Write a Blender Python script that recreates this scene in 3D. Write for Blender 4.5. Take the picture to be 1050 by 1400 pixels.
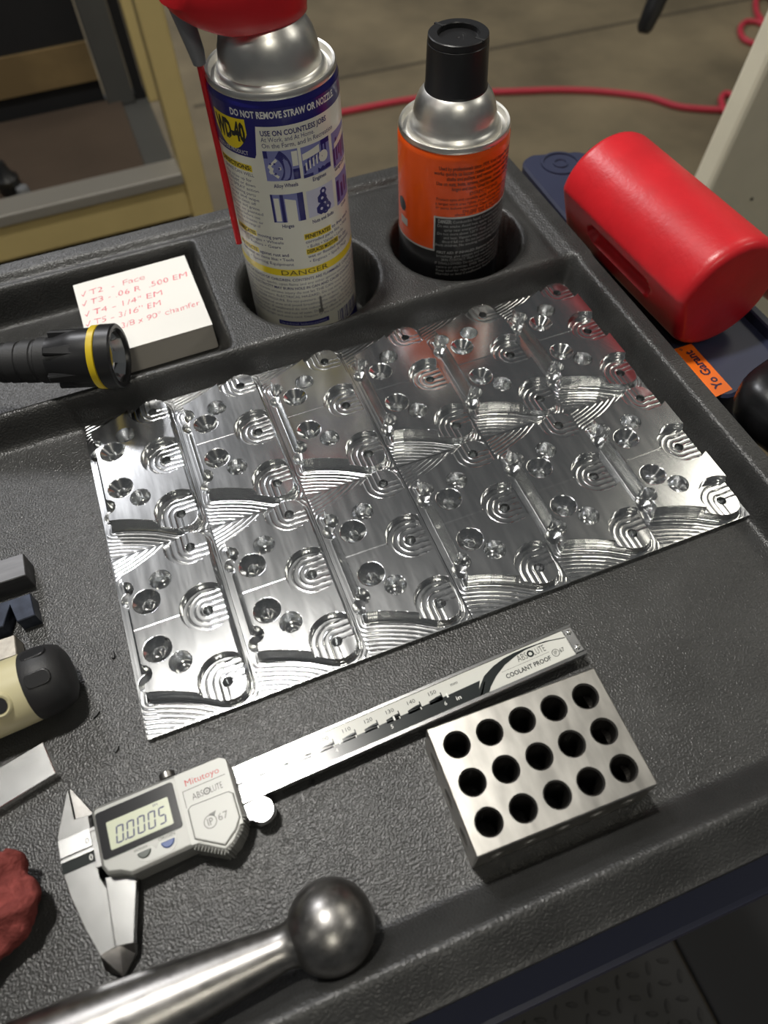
import bpy, bmesh, math, random
import numpy as np
from mathutils import Vector, Matrix, noise

# ------------------------------------------------------------------ scene, camera, light
for o in list(bpy.data.objects):
    bpy.data.objects.remove(o, do_unlink=True)
sc = bpy.context.scene
COL = sc.collection
S = 0.001                                   # everything below is written in millimetres
rnd = random.Random(7)

cam_d = bpy.data.cameras.new('camera')
cam = bpy.data.objects.new('camera', cam_d)
COL.objects.link(cam)
ROT = Matrix(((0.9325501, 0.3146679, -0.1770153), (-0.3597248, 0.7679908, -0.5298945), (-0.0307946, 0.5578299, 0.8293838)))
cam.matrix_world = Matrix.Translation(Vector((70.476, -131.997, 323.528)) * S) @ ROT.to_4x4()
cam_d.sensor_fit = 'VERTICAL'
cam_d.sensor_height = 9.8
cam_d.lens = 1011.4 / 1400 * 9.8
cam_d.clip_start = 0.01
cam_d.clip_end = 60
cam_d.dof.use_dof = True
cam_d.dof.focus_distance = 0.375
cam_d.dof.aperture_fstop = 2.2
sc.camera = cam

sc.view_settings.view_transform = 'Standard'
sc.view_settings.look = 'None'
sc.view_settings.gamma = 1.0
sc.view_settings.use_curve_mapping = False
sc.view_settings.exposure = 0.0

world = bpy.data.worlds.new('workshop_air')
sc.world = world
world.use_nodes = True
bg = world.node_tree.nodes['Background']
bg.inputs[0].default_value = (0.93, 0.97, 1.0, 1)
bg.inputs[1].default_value = 0.058


def area(name, loc, target, size, power, color, shape='DISK', size_y=None):
    d = bpy.data.lights.new(name, 'AREA')
    d.shape = shape
    d.size = size
    if size_y:
        d.size_y = size_y
    d.energy = power
    d.color = color
    o = bpy.data.objects.new(name, d)
    COL.objects.link(o)
    o.location = loc
    o.rotation_euler = (Vector(target) - Vector(loc)).to_track_quat('-Z', 'Y').to_euler()
    return o


# the lamp above the cart (mirrored in the caliper beam), the hall's ceiling lamps, then three added fill lamps
area('task_lamp', (-0.07, 0.43, 1.6), (0.1, 0.05, 0), 0.12, 21, (1.0, 0.97, 0.91))
area('ceiling_lamp_front', (-0.10, -2.35, 3.0), (0.2, 0.1, 0), 0.5, 19, (1.0, 0.95, 0.82))
area('ceiling_lamp_side', (3.2, 1.4, 3.4), (1.5, 2.0, -0.76), 1.0, 24, (1.0, 0.95, 0.82))
area('ceiling_lamp_far', (-1.0, 4.2, 3.4), (0.6, 2.6, -0.76), 0.9, 85, (0.97, 0.97, 1.0))

area('added_fill_left', (-3.7, -0.5, 3.4), (0.1, 0.1, 0), 0.5, 8, (1.0, 0.97, 0.88))  # added for extra sparkle on the metal, no known lamp here
area('added_fill_back', (0.7, 5.2, 3.6), (0.2, 0.6, 0), 0.5, 8, (1.0, 0.97, 0.88))  # likewise added, another glint for the plates
area('added_fill_right', (4.2, -1.2, 3.5), (0.3, 0.2, 0), 0.5, 20, (1.0, 0.96, 0.86))  # added fill, strong enough to brighten the cream machine cover


# ------------------------------------------------------------------ materials
MATS = {}


def s2l(c):
    return tuple((v / 12.92 if v <= 0.04045 else ((v + 0.055) / 1.055) ** 2.4) for v in c)


def hexc(r, g, b):
    return s2l((r / 255, g / 255, b / 255))


def mat(name, col, rough=0.5, metal=0.0, bump=0.0, bscale=800.0, var=0.0, vscale=60.0, coat=0.0, spec=0.5,
        rvar=0.0, kind='noise', aniso=0.0, stretch=None, col2=None, bdist=0.0003, detail=4.0):
    if name in MATS:
        return MATS[name]
    m = bpy.data.materials.new(name)
    m.use_nodes = True
    nt = m.node_tree
    b = nt.nodes['Principled BSDF']
    b.inputs['Base Color'].default_value = (*col, 1)
    b.inputs['Roughness'].default_value = rough
    b.inputs['Metallic'].default_value = metal
    b.inputs['Specular IOR Level'].default_value = spec
    b.inputs['Coat Weight'].default_value = coat
    b.inputs['Anisotropic'].default_value = aniso
    tc = nt.nodes.new('ShaderNodeTexCoord')
    src = tc.outputs['Object']
    if stretch:
        mp = nt.nodes.new('ShaderNodeMapping')
        mp.inputs['Scale'].default_value = stretch
        nt.links.new(src, mp.inputs['Vector'])
        src = mp.outputs['Vector']
    if var or rvar or col2:
        n = nt.nodes.new('ShaderNodeTexNoise')
        n.inputs['Scale'].default_value = vscale
        n.inputs['Detail'].default_value = 6
        n.inputs['Roughness'].default_value = 0.6
        nt.links.new(src, n.inputs['Vector'])
        if var or col2:
            r = nt.nodes.new('ShaderNodeValToRGB')
            r.color_ramp.elements[0].position = 0.35
            r.color_ramp.elements[1].position = 0.68
            c0 = [max(0, c * (1 - var)) for c in col]
            c1 = col2 if col2 else [min(1, c * (1 + var)) for c in col]
            r.color_ramp.elements[0].color = (*c0, 1)
            r.color_ramp.elements[1].color = (*c1, 1)
            nt.links.new(n.outputs['Fac'], r.inputs['Fac'])
            nt.links.new(r.outputs['Color'], b.inputs['Base Color'])
        if rvar:
            mr = nt.nodes.new('ShaderNodeMapRange')
            mr.inputs['To Min'].default_value = max(0.02, rough - rvar)
            mr.inputs['To Max'].default_value = min(1, rough + rvar)
            mr.inputs['From Min'].default_value = 0.3
            mr.inputs['From Max'].default_value = 0.7
            nt.links.new(n.outputs['Fac'], mr.inputs['Value'])
            nt.links.new(mr.outputs['Result'], b.inputs['Roughness'])
    if bump:
        if kind == 'leather':
            t = nt.nodes.new('ShaderNodeTexVoronoi')
            t.feature = 'SMOOTH_F1'
            t.inputs['Scale'].default_value = bscale
            t.inputs['Smoothness'].default_value = 0.6
            n2 = nt.nodes.new('ShaderNodeTexNoise')
            n2.inputs['Scale'].default_value = bscale * 0.55
            n2.inputs['Detail'].default_value = 2
            mixv = nt.nodes.new('ShaderNodeMixRGB')
            mixv.inputs['Fac'].default_value = 0.0022
            mixv.blend_type = 'ADD'
            nt.links.new(src, mixv.inputs['Color1'])
            nt.links.new(n2.outputs['Color'], mixv.inputs['Color2'])
            nt.links.new(src, n2.inputs['Vector'])
            nt.links.new(mixv.outputs['Color'], t.inputs['Vector'])
            h = t.outputs['Distance']
        else:
            t = nt.nodes.new('ShaderNodeTexNoise')
            t.inputs['Scale'].default_value = bscale
            t.inputs['Detail'].default_value = detail
            nt.links.new(src, t.inputs['Vector'])
            h = t.outputs['Fac']
        bp = nt.nodes.new('ShaderNodeBump')
        bp.inputs['Strength'].default_value = bump
        bp.inputs['Distance'].default_value = bdist
        nt.links.new(h, bp.inputs['Height'])
        nt.links.new(bp.outputs['Normal'], b.inputs['Normal'])
    MATS[name] = m
    return m


M_TRAY = mat('tray_plastic', (0.034, 0.034, 0.033), 0.35, bump=0.7, bscale=1000, bdist=0.0006, var=0.25, vscale=25, detail=1.2)
M_NAVY = mat('navy_paint', hexc(46, 50, 72), 0.42, bump=0.1, bscale=900)
M_ALU = mat('milled_aluminium', (0.68, 0.69, 0.695), 0.185, 1.0, bump=0.05, bscale=900, rvar=0.025, vscale=250, stretch=(1, 0.12, 1), bdist=0.00005)
M_STEEL = mat('ground_steel', (0.53, 0.51, 0.47), 0.33, 1.0, bump=0.10, bscale=1500, rvar=0.03, vscale=150, var=0.13, bdist=0.0001, stretch=(1, 0.3, 1))
M_STEELD = mat('dark_steel', (0.29, 0.28, 0.268), 0.36, 1.0, bump=0.10, bscale=700, rvar=0.05, vscale=180, var=0.15)
M_BLADE = mat('satin_steel', (0.52, 0.52, 0.51), 0.23, 1.0, rvar=0.008, vscale=200, var=0.02)
M_BRIGHT = mat('polished_steel', (0.78, 0.78, 0.77), 0.25, 1.0, rvar=0.015, vscale=120)
M_HOUSE = mat('silver_plastic', hexc(142, 142, 138), 0.42, 0.35, bump=0.1, bscale=2500)
M_HOUSE2 = mat('light_silver_plastic', hexc(164, 164, 160), 0.44, 0.2)
M_BLACK = mat('black_plastic', (0.012, 0.012, 0.013), 0.35, bump=0.1, bscale=1200)
M_RUBBER = mat('black_rubber', (0.016, 0.016, 0.017), 0.52, bump=0.25, bscale=1500)
M_VOID = mat('matt_black', (0.006, 0.006, 0.007), 0.7)
M_RED = mat('red_polyurethane', hexc(200, 34, 42), 0.34, bump=0.35, bscale=330, bdist=0.0004, var=0.08, vscale=40)
M_REDP = mat('red_plastic', hexc(190, 26, 34), 0.32)
M_GREYP = mat('grey_plastic', hexc(112, 114, 118), 0.45)
M_CREAM = mat('cream_plastic', hexc(192, 184, 146), 0.42)
M_TIN = mat('tin_plate', (0.80, 0.785, 0.74), 0.36, 1.0, rvar=0.04, vscale=200)
M_LABELW = mat('label_white', hexc(222, 220, 206), 0.3, coat=0.3)
M_BLUE = mat('label_blue', hexc(28, 26, 108), 0.28, coat=0.4)
M_YEL = mat('label_yellow', hexc(232, 206, 20), 0.32, coat=0.3)
M_INKB = mat('ink_blue', hexc(36, 34, 100), 0.4)
M_INKM = mat('ink_mid_blue', hexc(120, 124, 178), 0.4)
M_INKL = mat('ink_light_blue', hexc(176, 178, 208), 0.4)
M_INKK = mat('ink_black', hexc(24, 22, 24), 0.45)
M_INKW = mat('ink_white', hexc(226, 226, 220), 0.4)
M_INKG = mat('ink_grey', hexc(150, 150, 148), 0.4)
M_ORANGE = mat('label_orange', hexc(232, 84, 12), 0.26, coat=0.5)
M_ORANGE2 = mat('sticker_orange', hexc(240, 112, 20), 0.4)
M_KBLACK = mat('label_black', hexc(22, 22, 24), 0.28, coat=0.4)
M_PAPER = mat('white_paper', hexc(232, 230, 225), 0.75)
M_PAPERE = mat('paper_edges', hexc(206, 200, 190), 0.8, bump=0.6, bscale=900, stretch=(0.05, 0.05, 4))
M_REDINK = mat('red_ink', hexc(224, 112, 124), 0.7)
M_LCD = mat('lcd_glass', hexc(196, 200, 176), 0.22)
M_DIGIT = mat('lcd_digit', hexc(44, 48, 88), 0.4)
M_SCALEW = mat('scale_white', hexc(206, 206, 199), 0.17, 0.0)
M_SCALEK = mat('scale_black', hexc(38, 42, 42), 0.19)
M_REDLOGO = mat('logo_red', hexc(176, 56, 56), 0.45)
M_BTNB = mat('button_blue', hexc(66, 86, 140), 0.4)
M_BTNG = mat('button_green_grey', hexc(70, 76, 70), 0.4)
M_YRING = mat('yellow_plastic', hexc(206, 178, 28), 0.4)
M_CHROME = mat('chrome', (0.8, 0.8, 0.78), 0.08, 1.0)
M_CLOTH = mat('red_cloth', hexc(122, 62, 58), 0.95, bump=0.9, bscale=900, bdist=0.0008, var=0.3, vscale=180, spec=0.1)
M_FLOOR = mat('concrete', hexc(122, 110, 86), 0.6, bump=0.15, bscale=30, var=0.32, vscale=2.6)
M_BEIGE = mat('beige_paint', hexc(196, 176, 120), 0.5, var=0.06, vscale=10)
M_CREAMP = mat('cream_paint', hexc(232, 226, 204), 0.42, var=0.04, vscale=12)
M_SHADEP = mat('grey_beige_paint', hexc(150, 140, 118), 0.5)
M_WOOD = mat('ochre_panel', hexc(120, 100, 66), 0.6, var=0.2, vscale=9)
M_DGREY = mat('dark_grey_paint', hexc(74, 74, 72), 0.5, var=0.1, vscale=8)
M_BROWN = mat('dark_brown_panel', hexc(72, 60, 50), 0.6, var=0.15, vscale=8)
M_SILL = mat('worn_aluminium_sill', hexc(168, 164, 156), 0.4, 0.5)
M_HOSE = mat('red_hose', hexc(196, 54, 72), 0.5)
M_MATR = mat('black_mat_rubber', (0.022, 0.021, 0.02), 0.5)
M_DRED = mat('dark_red_paint', hexc(92, 22, 26), 0.5)
M_CHIP = mat('dark_chip', (0.01, 0.01, 0.01), 0.4)


# ------------------------------------------------------------------ mesh helpers
class MB:
    def __init__(self):
        self.v = []
        self.f = []

    def add(self, vs, fs):
        n = len(self.v)
        self.v += [tuple(p) for p in vs]
        self.f += [tuple(i + n for i in f) for f in fs]
        return self

    def box(self, x0, x1, y0, y1, z0, z1):
        vs = [(x, y, z) for z in (z0, z1) for y in (y0, y1) for x in (x0, x1)]
        return self.add(vs, [(0, 2, 3, 1), (4, 5, 7, 6), (0, 1, 5, 4), (2, 6, 7, 3), (0, 4, 6, 2), (1, 3, 7, 5)])

    def prism(self, pts, z0, z1, inset=0.0, chamfer=0.0):
        """polygon (counter-clockwise) extruded; optional top chamfer"""
        n = len(pts)
        if chamfer:
            t = offset_poly(pts, -(inset or chamfer))
            vs = [(x, y, z0) for x, y in pts] + [(x, y, z1 - chamfer) for x, y in pts] + [(x, y, z1) for x, y in t]
            L = 3
        else:
            vs = [(x, y, z0) for x, y in pts] + [(x, y, z1) for x, y in pts]
            L = 2
        fs = [tuple(range(n))[::-1], tuple(range((L - 1) * n, L * n))]
        for k in range(L - 1):
            for i in range(n):
                j = (i + 1) % n
                fs.append((k * n + i, k * n + j, (k + 1) * n + j, (k + 1) * n + i))
        return self.add(vs, fs)

    def lathe(self, prof, n=48, c=(0, 0), cap0=True, cap1=True):
        vs = []
        fs = []
        for r, z in prof:
            for k in range(n):
                a = 2 * math.pi * k / n
                vs.append((c[0] + r * math.cos(a), c[1] + r * math.sin(a), z))
        for i in range(len(prof) - 1):
            for k in range(n):
                l = (k + 1) % n
                fs.append((i * n + k, i * n + l, (i + 1) * n + l, (i + 1) * n + k))
        if cap0:
            fs.append(tuple(range(n))[::-1])
        if cap1:
            m = (len(prof) - 1) * n
            fs.append(tuple(range(m, m + n)))
        return self.add(vs, fs)

    def tube(self, pts, r, n=10, cap=True):
        pts = [Vector(p) for p in pts]
        rs = r if isinstance(r, (list, tuple)) else [r] * len(pts)
        up = None
        vs = []
        fs = []
        for i, p in enumerate(pts):
            t = (pts[min(i + 1, len(pts) - 1)] - pts[max(i - 1, 0)]).normalized()
            if up is None:
                up = Vector((0, 0, 1)) if abs(t.z) < 0.9 else Vector((1, 0, 0))
            u = (up - t * up.dot(t)).normalized()
            w = t.cross(u)
            up = u
            for k in range(n):
                a = 2 * math.pi * k / n
                vs.append(p + (u * math.cos(a) + w * math.sin(a)) * rs[i])
        for i in range(len(pts) - 1):
            for k in range(n):
                l = (k + 1) % n
                fs.append((i * n + k, i * n + l, (i + 1) * n + l, (i + 1) * n + k))
        if cap:
            fs.append(tuple(range(n))[::-1])
            m = (len(pts) - 1) * n
            fs.append(tuple(range(m, m + n)))
        return self.add(vs, fs)

    def xform(self, fn):
        self.v = [tuple(fn(*p)) for p in self.v]
        return self

    def build(self, name, m, parent=None, smooth=None, bevel=0.0, seg=2):
        return mesh_obj(name, self.v, self.f, m, parent, smooth, bevel, seg)


def offset_poly(pts, d):
    """offset a CCW polygon outward by d (negative = inward)"""
    n = len(pts)
    out = []
    for i in range(n):
        p0, p1, p2 = Vector(pts[i - 1]), Vector(pts[i]), Vector(pts[(i + 1) % n])
        e1 = (p1 - p0).normalized()
        e2 = (p2 - p1).normalized()
        n1 = Vector((e1.y, -e1.x))
        n2 = Vector((e2.y, -e2.x))
        b = n1 + n2
        k = max(0.35, 1 + n1.dot(n2))
        out.append(tuple(p1 + b * (d / k)))
    return out


def mesh_obj(name, v, f, m, parent=None, smooth=None, bevel=0.0, seg=2):
    me = bpy.data.meshes.new(name)
    me.from_pydata([(x * S, y * S, z * S) for x, y, z in v], [], f)
    me.validate()
    bm = bmesh.new()
    bm.from_mesh(me)
    bmesh.ops.recalc_face_normals(bm, faces=bm.faces)
    if bevel:
        es = [e for e in bm.edges if len(e.link_faces) == 2 and e.calc_face_angle(0) > 0.6]
        bmesh.ops.bevel(bm, geom=es, offset=bevel * S, segments=seg, profile=0.5, affect='EDGES', clamp_overlap=True)
    bm.to_mesh(me)
    bm.free()
    me.materials.append(m)
    if smooth is not None:
        me.polygons.foreach_set('use_smooth', [True] * len(me.polygons))
        me.set_sharp_from_angle(angle=math.radians(smooth))
    o = bpy.data.objects.new(name, me)
    COL.objects.link(o)
    if parent:
        o.parent = parent
    return o


def tag(o, label, cat, group=None):
    o['label'] = label
    o['category'] = cat
    if group:
        o['group'] = group
    return o


def thing(name, label, cat, loc=(0, 0, 0), rot=(0, 0, 0), group=None):
    o = bpy.data.objects.new(name, None)
    o.empty_display_size = 0.02
    COL.objects.link(o)
    o.location = Vector(loc) * S
    o.rotation_euler = rot
    return tag(o, label, cat, group)


def structure(o):
    o['kind'] = 'structure'
    return o


def np_mesh(name, verts, quads, m, parent=None, smooth=True, angle=None):
    me = bpy.data.meshes.new(name)
    nv, nq = len(verts), len(quads)
    me.vertices.add(nv)
    me.vertices.foreach_set('co', np.ascontiguousarray(verts * S, dtype=np.float32).ravel())
    me.loops.add(nq * 4)
    me.loops.foreach_set('vertex_index', np.ascontiguousarray(quads, dtype=np.int32).ravel())
    me.polygons.add(nq)
    me.polygons.foreach_set('loop_start', np.arange(0, nq * 4, 4, dtype=np.int32))
    me.polygons.foreach_set('use_smooth', np.full(nq, bool(smooth)))
    me.update(calc_edges=True)
    if angle:
        me.set_sharp_from_angle(angle=math.radians(angle))
    me.materials.append(m)
    o = bpy.data.objects.new(name, me)
    COL.objects.link(o)
    if parent:
        o.parent = parent
    return o


def height_solid(xs, ys, H, zb):
    """closed solid from a height field: top grid, skirt, bottom"""
    nx, ny = len(xs), len(ys)
    X, Y = np.meshgrid(xs, ys)
    top = np.stack([X.ravel(), Y.ravel(), H.ravel()], 1)
    i = np.arange(nx * ny).reshape(ny, nx)
    q = np.stack([i[:-1, :-1], i[:-1, 1:], i[1:, 1:], i[1:, :-1]], -1).reshape(-1, 4)
    ring = np.concatenate([i[0, :], i[1:, -1], i[-1, -2::-1], i[-2:0:-1, 0]])
    n = len(ring)
    low = top[ring].copy()
    low[:, 2] = zb
    base = nx * ny
    j = np.arange(n)
    k = (j + 1) % n
    skirt = np.stack([ring[k], ring[j], base + j, base + k], 1)
    c = [base, base + nx - 1, base + nx - 1 + ny - 1, base + 2 * (nx - 1) + ny - 1]
    bottom = np.array([[c[3], c[2], c[1], c[0]]])
    return np.concatenate([top, low]), np.concatenate([q, skirt, bottom])


# ------------------------------------------------------------------ lettering
_tmp = bpy.data.curves.new('lettering', 'FONT')
_tmpo = bpy.data.objects.new('lettering', _tmp)
COL.objects.link(_tmpo)


def glyphs(s, bold=0.0, res=2):
    _tmp.body = s
    _tmp.size = 1.0
    _tmp.resolution_u = res
    _tmp.offset = bold
    bpy.context.view_layer.update()
    dg = bpy.context.evaluated_depsgraph_get()
    me = bpy.data.meshes.new_from_object(_tmpo.evaluated_get(dg))
    v = [(p.co.x, p.co.y) for p in me.vertices]
    f = [tuple(p.vertices) for p in me.polygons]
    bpy.data.meshes.remove(me)
    return v, f


_hv, _ = glyphs('H')
CAP = max(p[1] for p in _hv)


class Text:
    """collects lines of flat lettering, mapped by fn(x, y) -> xyz, into one mesh"""

    def __init__(self, fn):
        self.fn = fn
        self.mb = MB()

    def line(self, s, x, y, h, w=None, bold=0.0, align='L', slant=0.0, rot=0.0, res=2, jitter=0.0):
        v, f = glyphs(s, bold, res)
        if not v:
            return self
        k = h / CAP
        x0 = min(p[0] for p in v)
        x1 = max(p[0] for p in v)
        kx = w / (x1 - x0) if w else k
        wid = (x1 - x0) * kx
        off = {'L': 0, 'C': -wid / 2, 'R': -wid}[align]
        c, sn = math.cos(rot), math.sin(rot)
        out = []
        for px, py in v:
            a = (px - x0) * kx + off + py * k * slant
            b = py * k
            if jitter:
                b += math.sin(a * 0.9 + x) * jitter * h
                a += math.sin(a * 1.7 + y) * jitter * h
            out.append(self.fn(x + a * c - b * sn, y + a * sn + b * c))
        self.mb.add(out, f)
        return self

    def poly(self, pts):
        self.mb.add([self.fn(x, y) for x, y in pts], [tuple(range(len(pts)))])
        return self

    def rect(self, x0, x1, y0, y1):
        return self.poly([(x0, y0), (x1, y0), (x1, y1), (x0, y1)])

    def ring(self, x, y, r0, r1, n=28, a0=0, a1=2 * math.pi, kx=1.0, lim=(-1e9, 1e9)):
        vs = []
        for i in range(n + 1):
            a = a0 + (a1 - a0) * i / n
            for r in (r0, r1):
                vs.append(self.fn(x + kx * r * math.cos(a), min(max(y + r * math.sin(a), lim[0]), lim[1])))
        self.mb.add(vs, [(2 * i, 2 * i + 1, 2 * i + 3, 2 * i + 2) for i in range(n)])
        return self

    def strip(self, x0, x1, lo, hi, step=1.5):
        """area between two height functions, sliced so that it can bend"""
        n = max(1, int(math.ceil((x1 - x0) / step)))
        vs = []
        for i in range(n + 1):
            x = x0 + (x1 - x0) * i / n
            a = lo(x) if callable(lo) else lo
            b = hi(x) if callable(hi) else hi
            vs += [self.fn(x, a), self.fn(x, b)]
        self.mb.add(vs, [(2 * i, 2 * i + 2, 2 * i + 3, 2 * i + 1) for i in range(n)])
        return self

    def build(self, name, m, parent):
        me = bpy.data.meshes.new(name)
        me.from_pydata([(x * S, y * S, z * S) for x, y, z in self.mb.v], [], self.mb.f)
        me.validate()
        me.materials.append(m)
        o = bpy.data.objects.new(name, me)
        COL.objects.link(o)
        o.parent = parent
        return o


def sstep(a, b, x):
    t = np.clip((x - a) / (b - a), 0, 1)
    return t * t * (3 - 2 * t)


# ------------------------------------------------------------------ setting: floor and mat
FZ = -760.0
floor = structure(mesh_obj('floor', [(-2500, -1500, FZ), (5000, -1500, FZ), (5000, 6500, FZ), (-2500, 6500, FZ)], [(0, 1, 2, 3)], M_FLOOR))
floor['label'] = 'worn brown grey concrete workshop floor'
floor['category'] = 'floor'
for nm, pts in (('floor_joint', [(300, 2066), (2900, 1926), (2900, 1912), (300, 2052)]),):
    MB().prism(pts[::-1], FZ - 1, FZ + 0.8).build(nm, mat('joint_filler', hexc(74, 66, 52), 0.8), floor)

fm = thing('floor_mat', 'black rubber floor mat with raised diamond lugs below the front of the cart', 'mat', (0, 0, FZ))
MB().box(-250, 402, -800, -40, 0, 9).build('mat_base', M_MATR, fm, bevel=3)
lug = MB()
for i in range(-11, 19):
    for j in range(0, 36):
        cx = i * 21 + 10.5 * (j % 2)
        cy = -785 + j * 21
        a = math.radians(45 if (i + j) % 2 else -45) + 0.35
        c, s = math.cos(a), math.sin(a)
        pts = [(8, 0), (3, 2.3), (-3, 2.3), (-8, 0), (-3, -2.3), (3, -2.3)]
        pp = [(cx + x * c - y * s, cy + x * s + y * c) for x, y in pts]
        lug.prism(pp, 9, 11, chamfer=1)
lo = lug.build('diamond_lugs', M_MATR, fm)
lo['kind'] = 'stuff'
o = MB().box(404, 1100, -800, 60, 0, 14).build('dark_filler_sheet', M_VOID, None, bevel=3)  # black slab added to fill the dark area beyond the mat
o.location = (0, 0, FZ * S)
tag(o, 'plain added black sheet on the floor at the lower right corner', 'mat')

# ------------------------------------------------------------------ cart: moulded tray, navy frame, side holder
cart = thing('utility_cart', 'black moulded tool cart tray on a navy frame carrying all the tools', 'cart', (0, 0, FZ))
cz = -FZ


def axis_steps(parts):
    out = [parts[0][0]]
    for a, b, d in parts:
        n = max(1, int(round((b - a) / d)))
        out += [a + (b - a) * (k + 1) / n for k in range(n)]
    return np.array(out)


xs = axis_steps([(-330, -150, 6), (-150, -70, 2.5), (-70, 330, 1.0)])
ys = axis_steps([(-136, 336, 1.0)])
X, Y = np.meshgrid(xs, ys)
RZ = 20.0
wob = 0.0


def ramp(x, a, b):
    return np.clip((x - a) / (b - a), 0, 1)


H = np.zeros_like(X)
H = np.maximum(H, RZ * ramp(-Y, 105, 117.5))
H = np.maximum(H, RZ * ramp(X, 313.0, 317.5))
H = np.maximum(H, RZ * ramp(-X, 300, 312))
H = np.maximum(H, RZ * ramp(Y, 196.0, 200.5))
# back rim a little higher than the shelf, shallow groove in front of it
H = np.where((Y > 318) & (Y < 323), 18.0, H)
H = np.where(Y >= 323, 22.5, H)
H = np.where((X > 317.5) & (Y > 196), np.maximum(H, 21.5), H)
H = np.where((X > 308) & (X < 313) & (Y > 203) & (Y < 318), 18.5, H)
# outer roll of the front rim
H = np.where(Y < -117.5, np.minimum(H, RZ - 11.0 * ramp(-Y, 119, 134.5)), H)
# compartment
cd = np.minimum.reduce([93.5 - X, X + 285, Y - 207, 313.5 - Y])
H = np.where(cd > 0, np.minimum(H, RZ - 25.0 * ramp(cd, 0, 3.0)), H)
# blur for moulded radii (done before the cups so that they stay deep)


def blur(A, n):
    for _ in range(n):
        B = np.pad(A, 1, mode='edge')
        A = (B[:-2, 1:-1] + B[2:, 1:-1] + B[1:-1, :-2] + B[1:-1, 2:] + 2 * B[1:-1, 1:-1]) / 6
    return A


H = blur(H, 9)
CUPS = ((155.5, 247.0, 47.5), (257.0, 247.5, 46.0))
for cx, cy, cr in CUPS:
    e = cr - np.hypot(X - cx, Y - cy)
    # rounded lip, steep wall, flat bottom
    lip = np.where(e > 0, 4.5 - np.sqrt(np.maximum(0, 4.5 ** 2 - np.minimum(e, 4.5) ** 2)), 0)
    H = np.where(e > 0, np.where(e < 3.6, H - lip, H - lip - 46 * ramp(e, 3.6, 6.0)), H)
# outer drop
od = np.minimum.reduce([X + 326, 329 - X, Y + 135.2, 335.2 - Y])
H = np.where(od < 0, -26.0, H)
v, q = height_solid(xs, ys, H, -28.0)
v[:, 2] += cz
tray = np_mesh('tray', v, q, M_TRAY, cart, True, 60)

# navy frame under the tray
fr = MB()
fr.box(-335, 300, -149, 332, cz - 60, cz - 28.5)
fr.build('frame_top', M_NAVY, cart, bevel=3)
for nm, x0, y0 in (('post', -325, -120), ('post', 270, -60), ('post', -325, 300), ('post', 270, 300)):
    MB().box(x0, x0 + 28, y0, y0 + 28, 60, cz - 60).build(nm, M_NAVY, cart, bevel=2)
MB().box(-330, 300, -60, 330, 140, 170).build('lower_shelf', M_TRAY, cart, bevel=4)
for x0, y0 in ((-311, -106), (284, -46), (-311, 314), (284, 314)):
    MB().lathe([(30, -11), (32, -8), (32, 8), (30, 11)], 28).xform(lambda x, y, z, a=x0, b=y0: (a + z, b + y, 32 + x)).build('caster_wheel', M_RUBBER, cart, smooth=40)
# side holder
hp = []
for cx, cy, a0 in ((392, 92, -90), (392, 320, 0), (366, 328, 90), (356, 84, 180)):
    r = 14 if a0 != 180 else 10
    for k in range(6):
        a = math.radians(a0 + 18 * k)
        hp.append((cx + r * math.cos(a), cy + r * math.sin(a)))
holder = MB().prism(hp, cz - 30, cz, chamfer=1.6).build('side_holder', M_NAVY, cart, smooth=30)
rg = MB()
for r0, r1, h in ((12.5, 15.0, 1.3), (4.2, 6.0, 1.1)):
    vs, fs = [], []
    n = 40
    for k in range(n):
        a = 2 * math.pi * k / n
        for r, z in ((r0, 0), (r0 + .4, h), (r1 - .4, h), (r1, 0)):
            vs.append((379 + r * math.cos(a), 322 + r * math.sin(a), cz + z))
    for k in range(n):
        l = (k + 1) % n
        for t in range(3):
            fs.append((k * 4 + t, l * 4 + t, l * 4 + t + 1, k * 4 + t + 1))
    rg.add(vs, fs)
rg.build('embossed_ring', M_NAVY, holder, smooth=40)
for y0, y1 in ((119, 129), (46, 72), (210, 222)):
    MB().box(322, 352, y0, y1, cz - 29, cz - 9).build('bracket', M_VOID, cart, bevel=1)
# raised rim and pocket of the holder's far edge
MB().prism([(402, 96), (408, 96), (408, 322), (402, 322)], cz - 30, cz + 7, chamfer=1).build('holder_rim', M_NAVY, cart)
st = MB().add([(345.2, 76.5, cz + .25), (358.2, 78.0, cz + .25), (358.0, 119.0, cz + .25), (345.0, 119.0, cz + .25)], [(0, 1, 2, 3)]).build('sticker', M_ORANGE2, holder)
T = Text(lambda x, y: (355.4 - y, 80.8 + x, cz + .35))
T.line('Yo Garant', 0.5, 0.6, 5.6, 33, bold=0.03)
T.ring(36.0, 6.2, 0.5, 0.9, 10)
T.build('sticker_text', mat('sticker_ink', hexc(44, 28, 60), 0.5), holder)

# ------------------------------------------------------------------ twelve machined plates
PW, PD, ZT, ZF, ZP = 51.75, 97.3, 12.7, 3.0, 8.2
px = axis_steps([(0, PW, 0.23)])
py = axis_steps([(0, PD, 0.24)])
X, Y = np.meshgrid(px, py)
C = PD / 2
front = [(4.7, 17.0), (10, 15.6), (15.2, 13.7), (20.5, 11.4), (26, 8.6), (31, 5.4), (35.0, 2.9), (38, 1.8), (41, 1.6), (44, 2.1), (46.3, 3.5), (47.9, 5.8), (48.5, 8.5)]
back = [(x, PD - y) for x, y in front][::-1]
left = [(4.9, C + 29), (6.2, C + 24), (5.9, C + 18), (5.9, C - 18), (6.2, C - 24), (4.9, C - 29)]
poly = front + back + left


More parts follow.
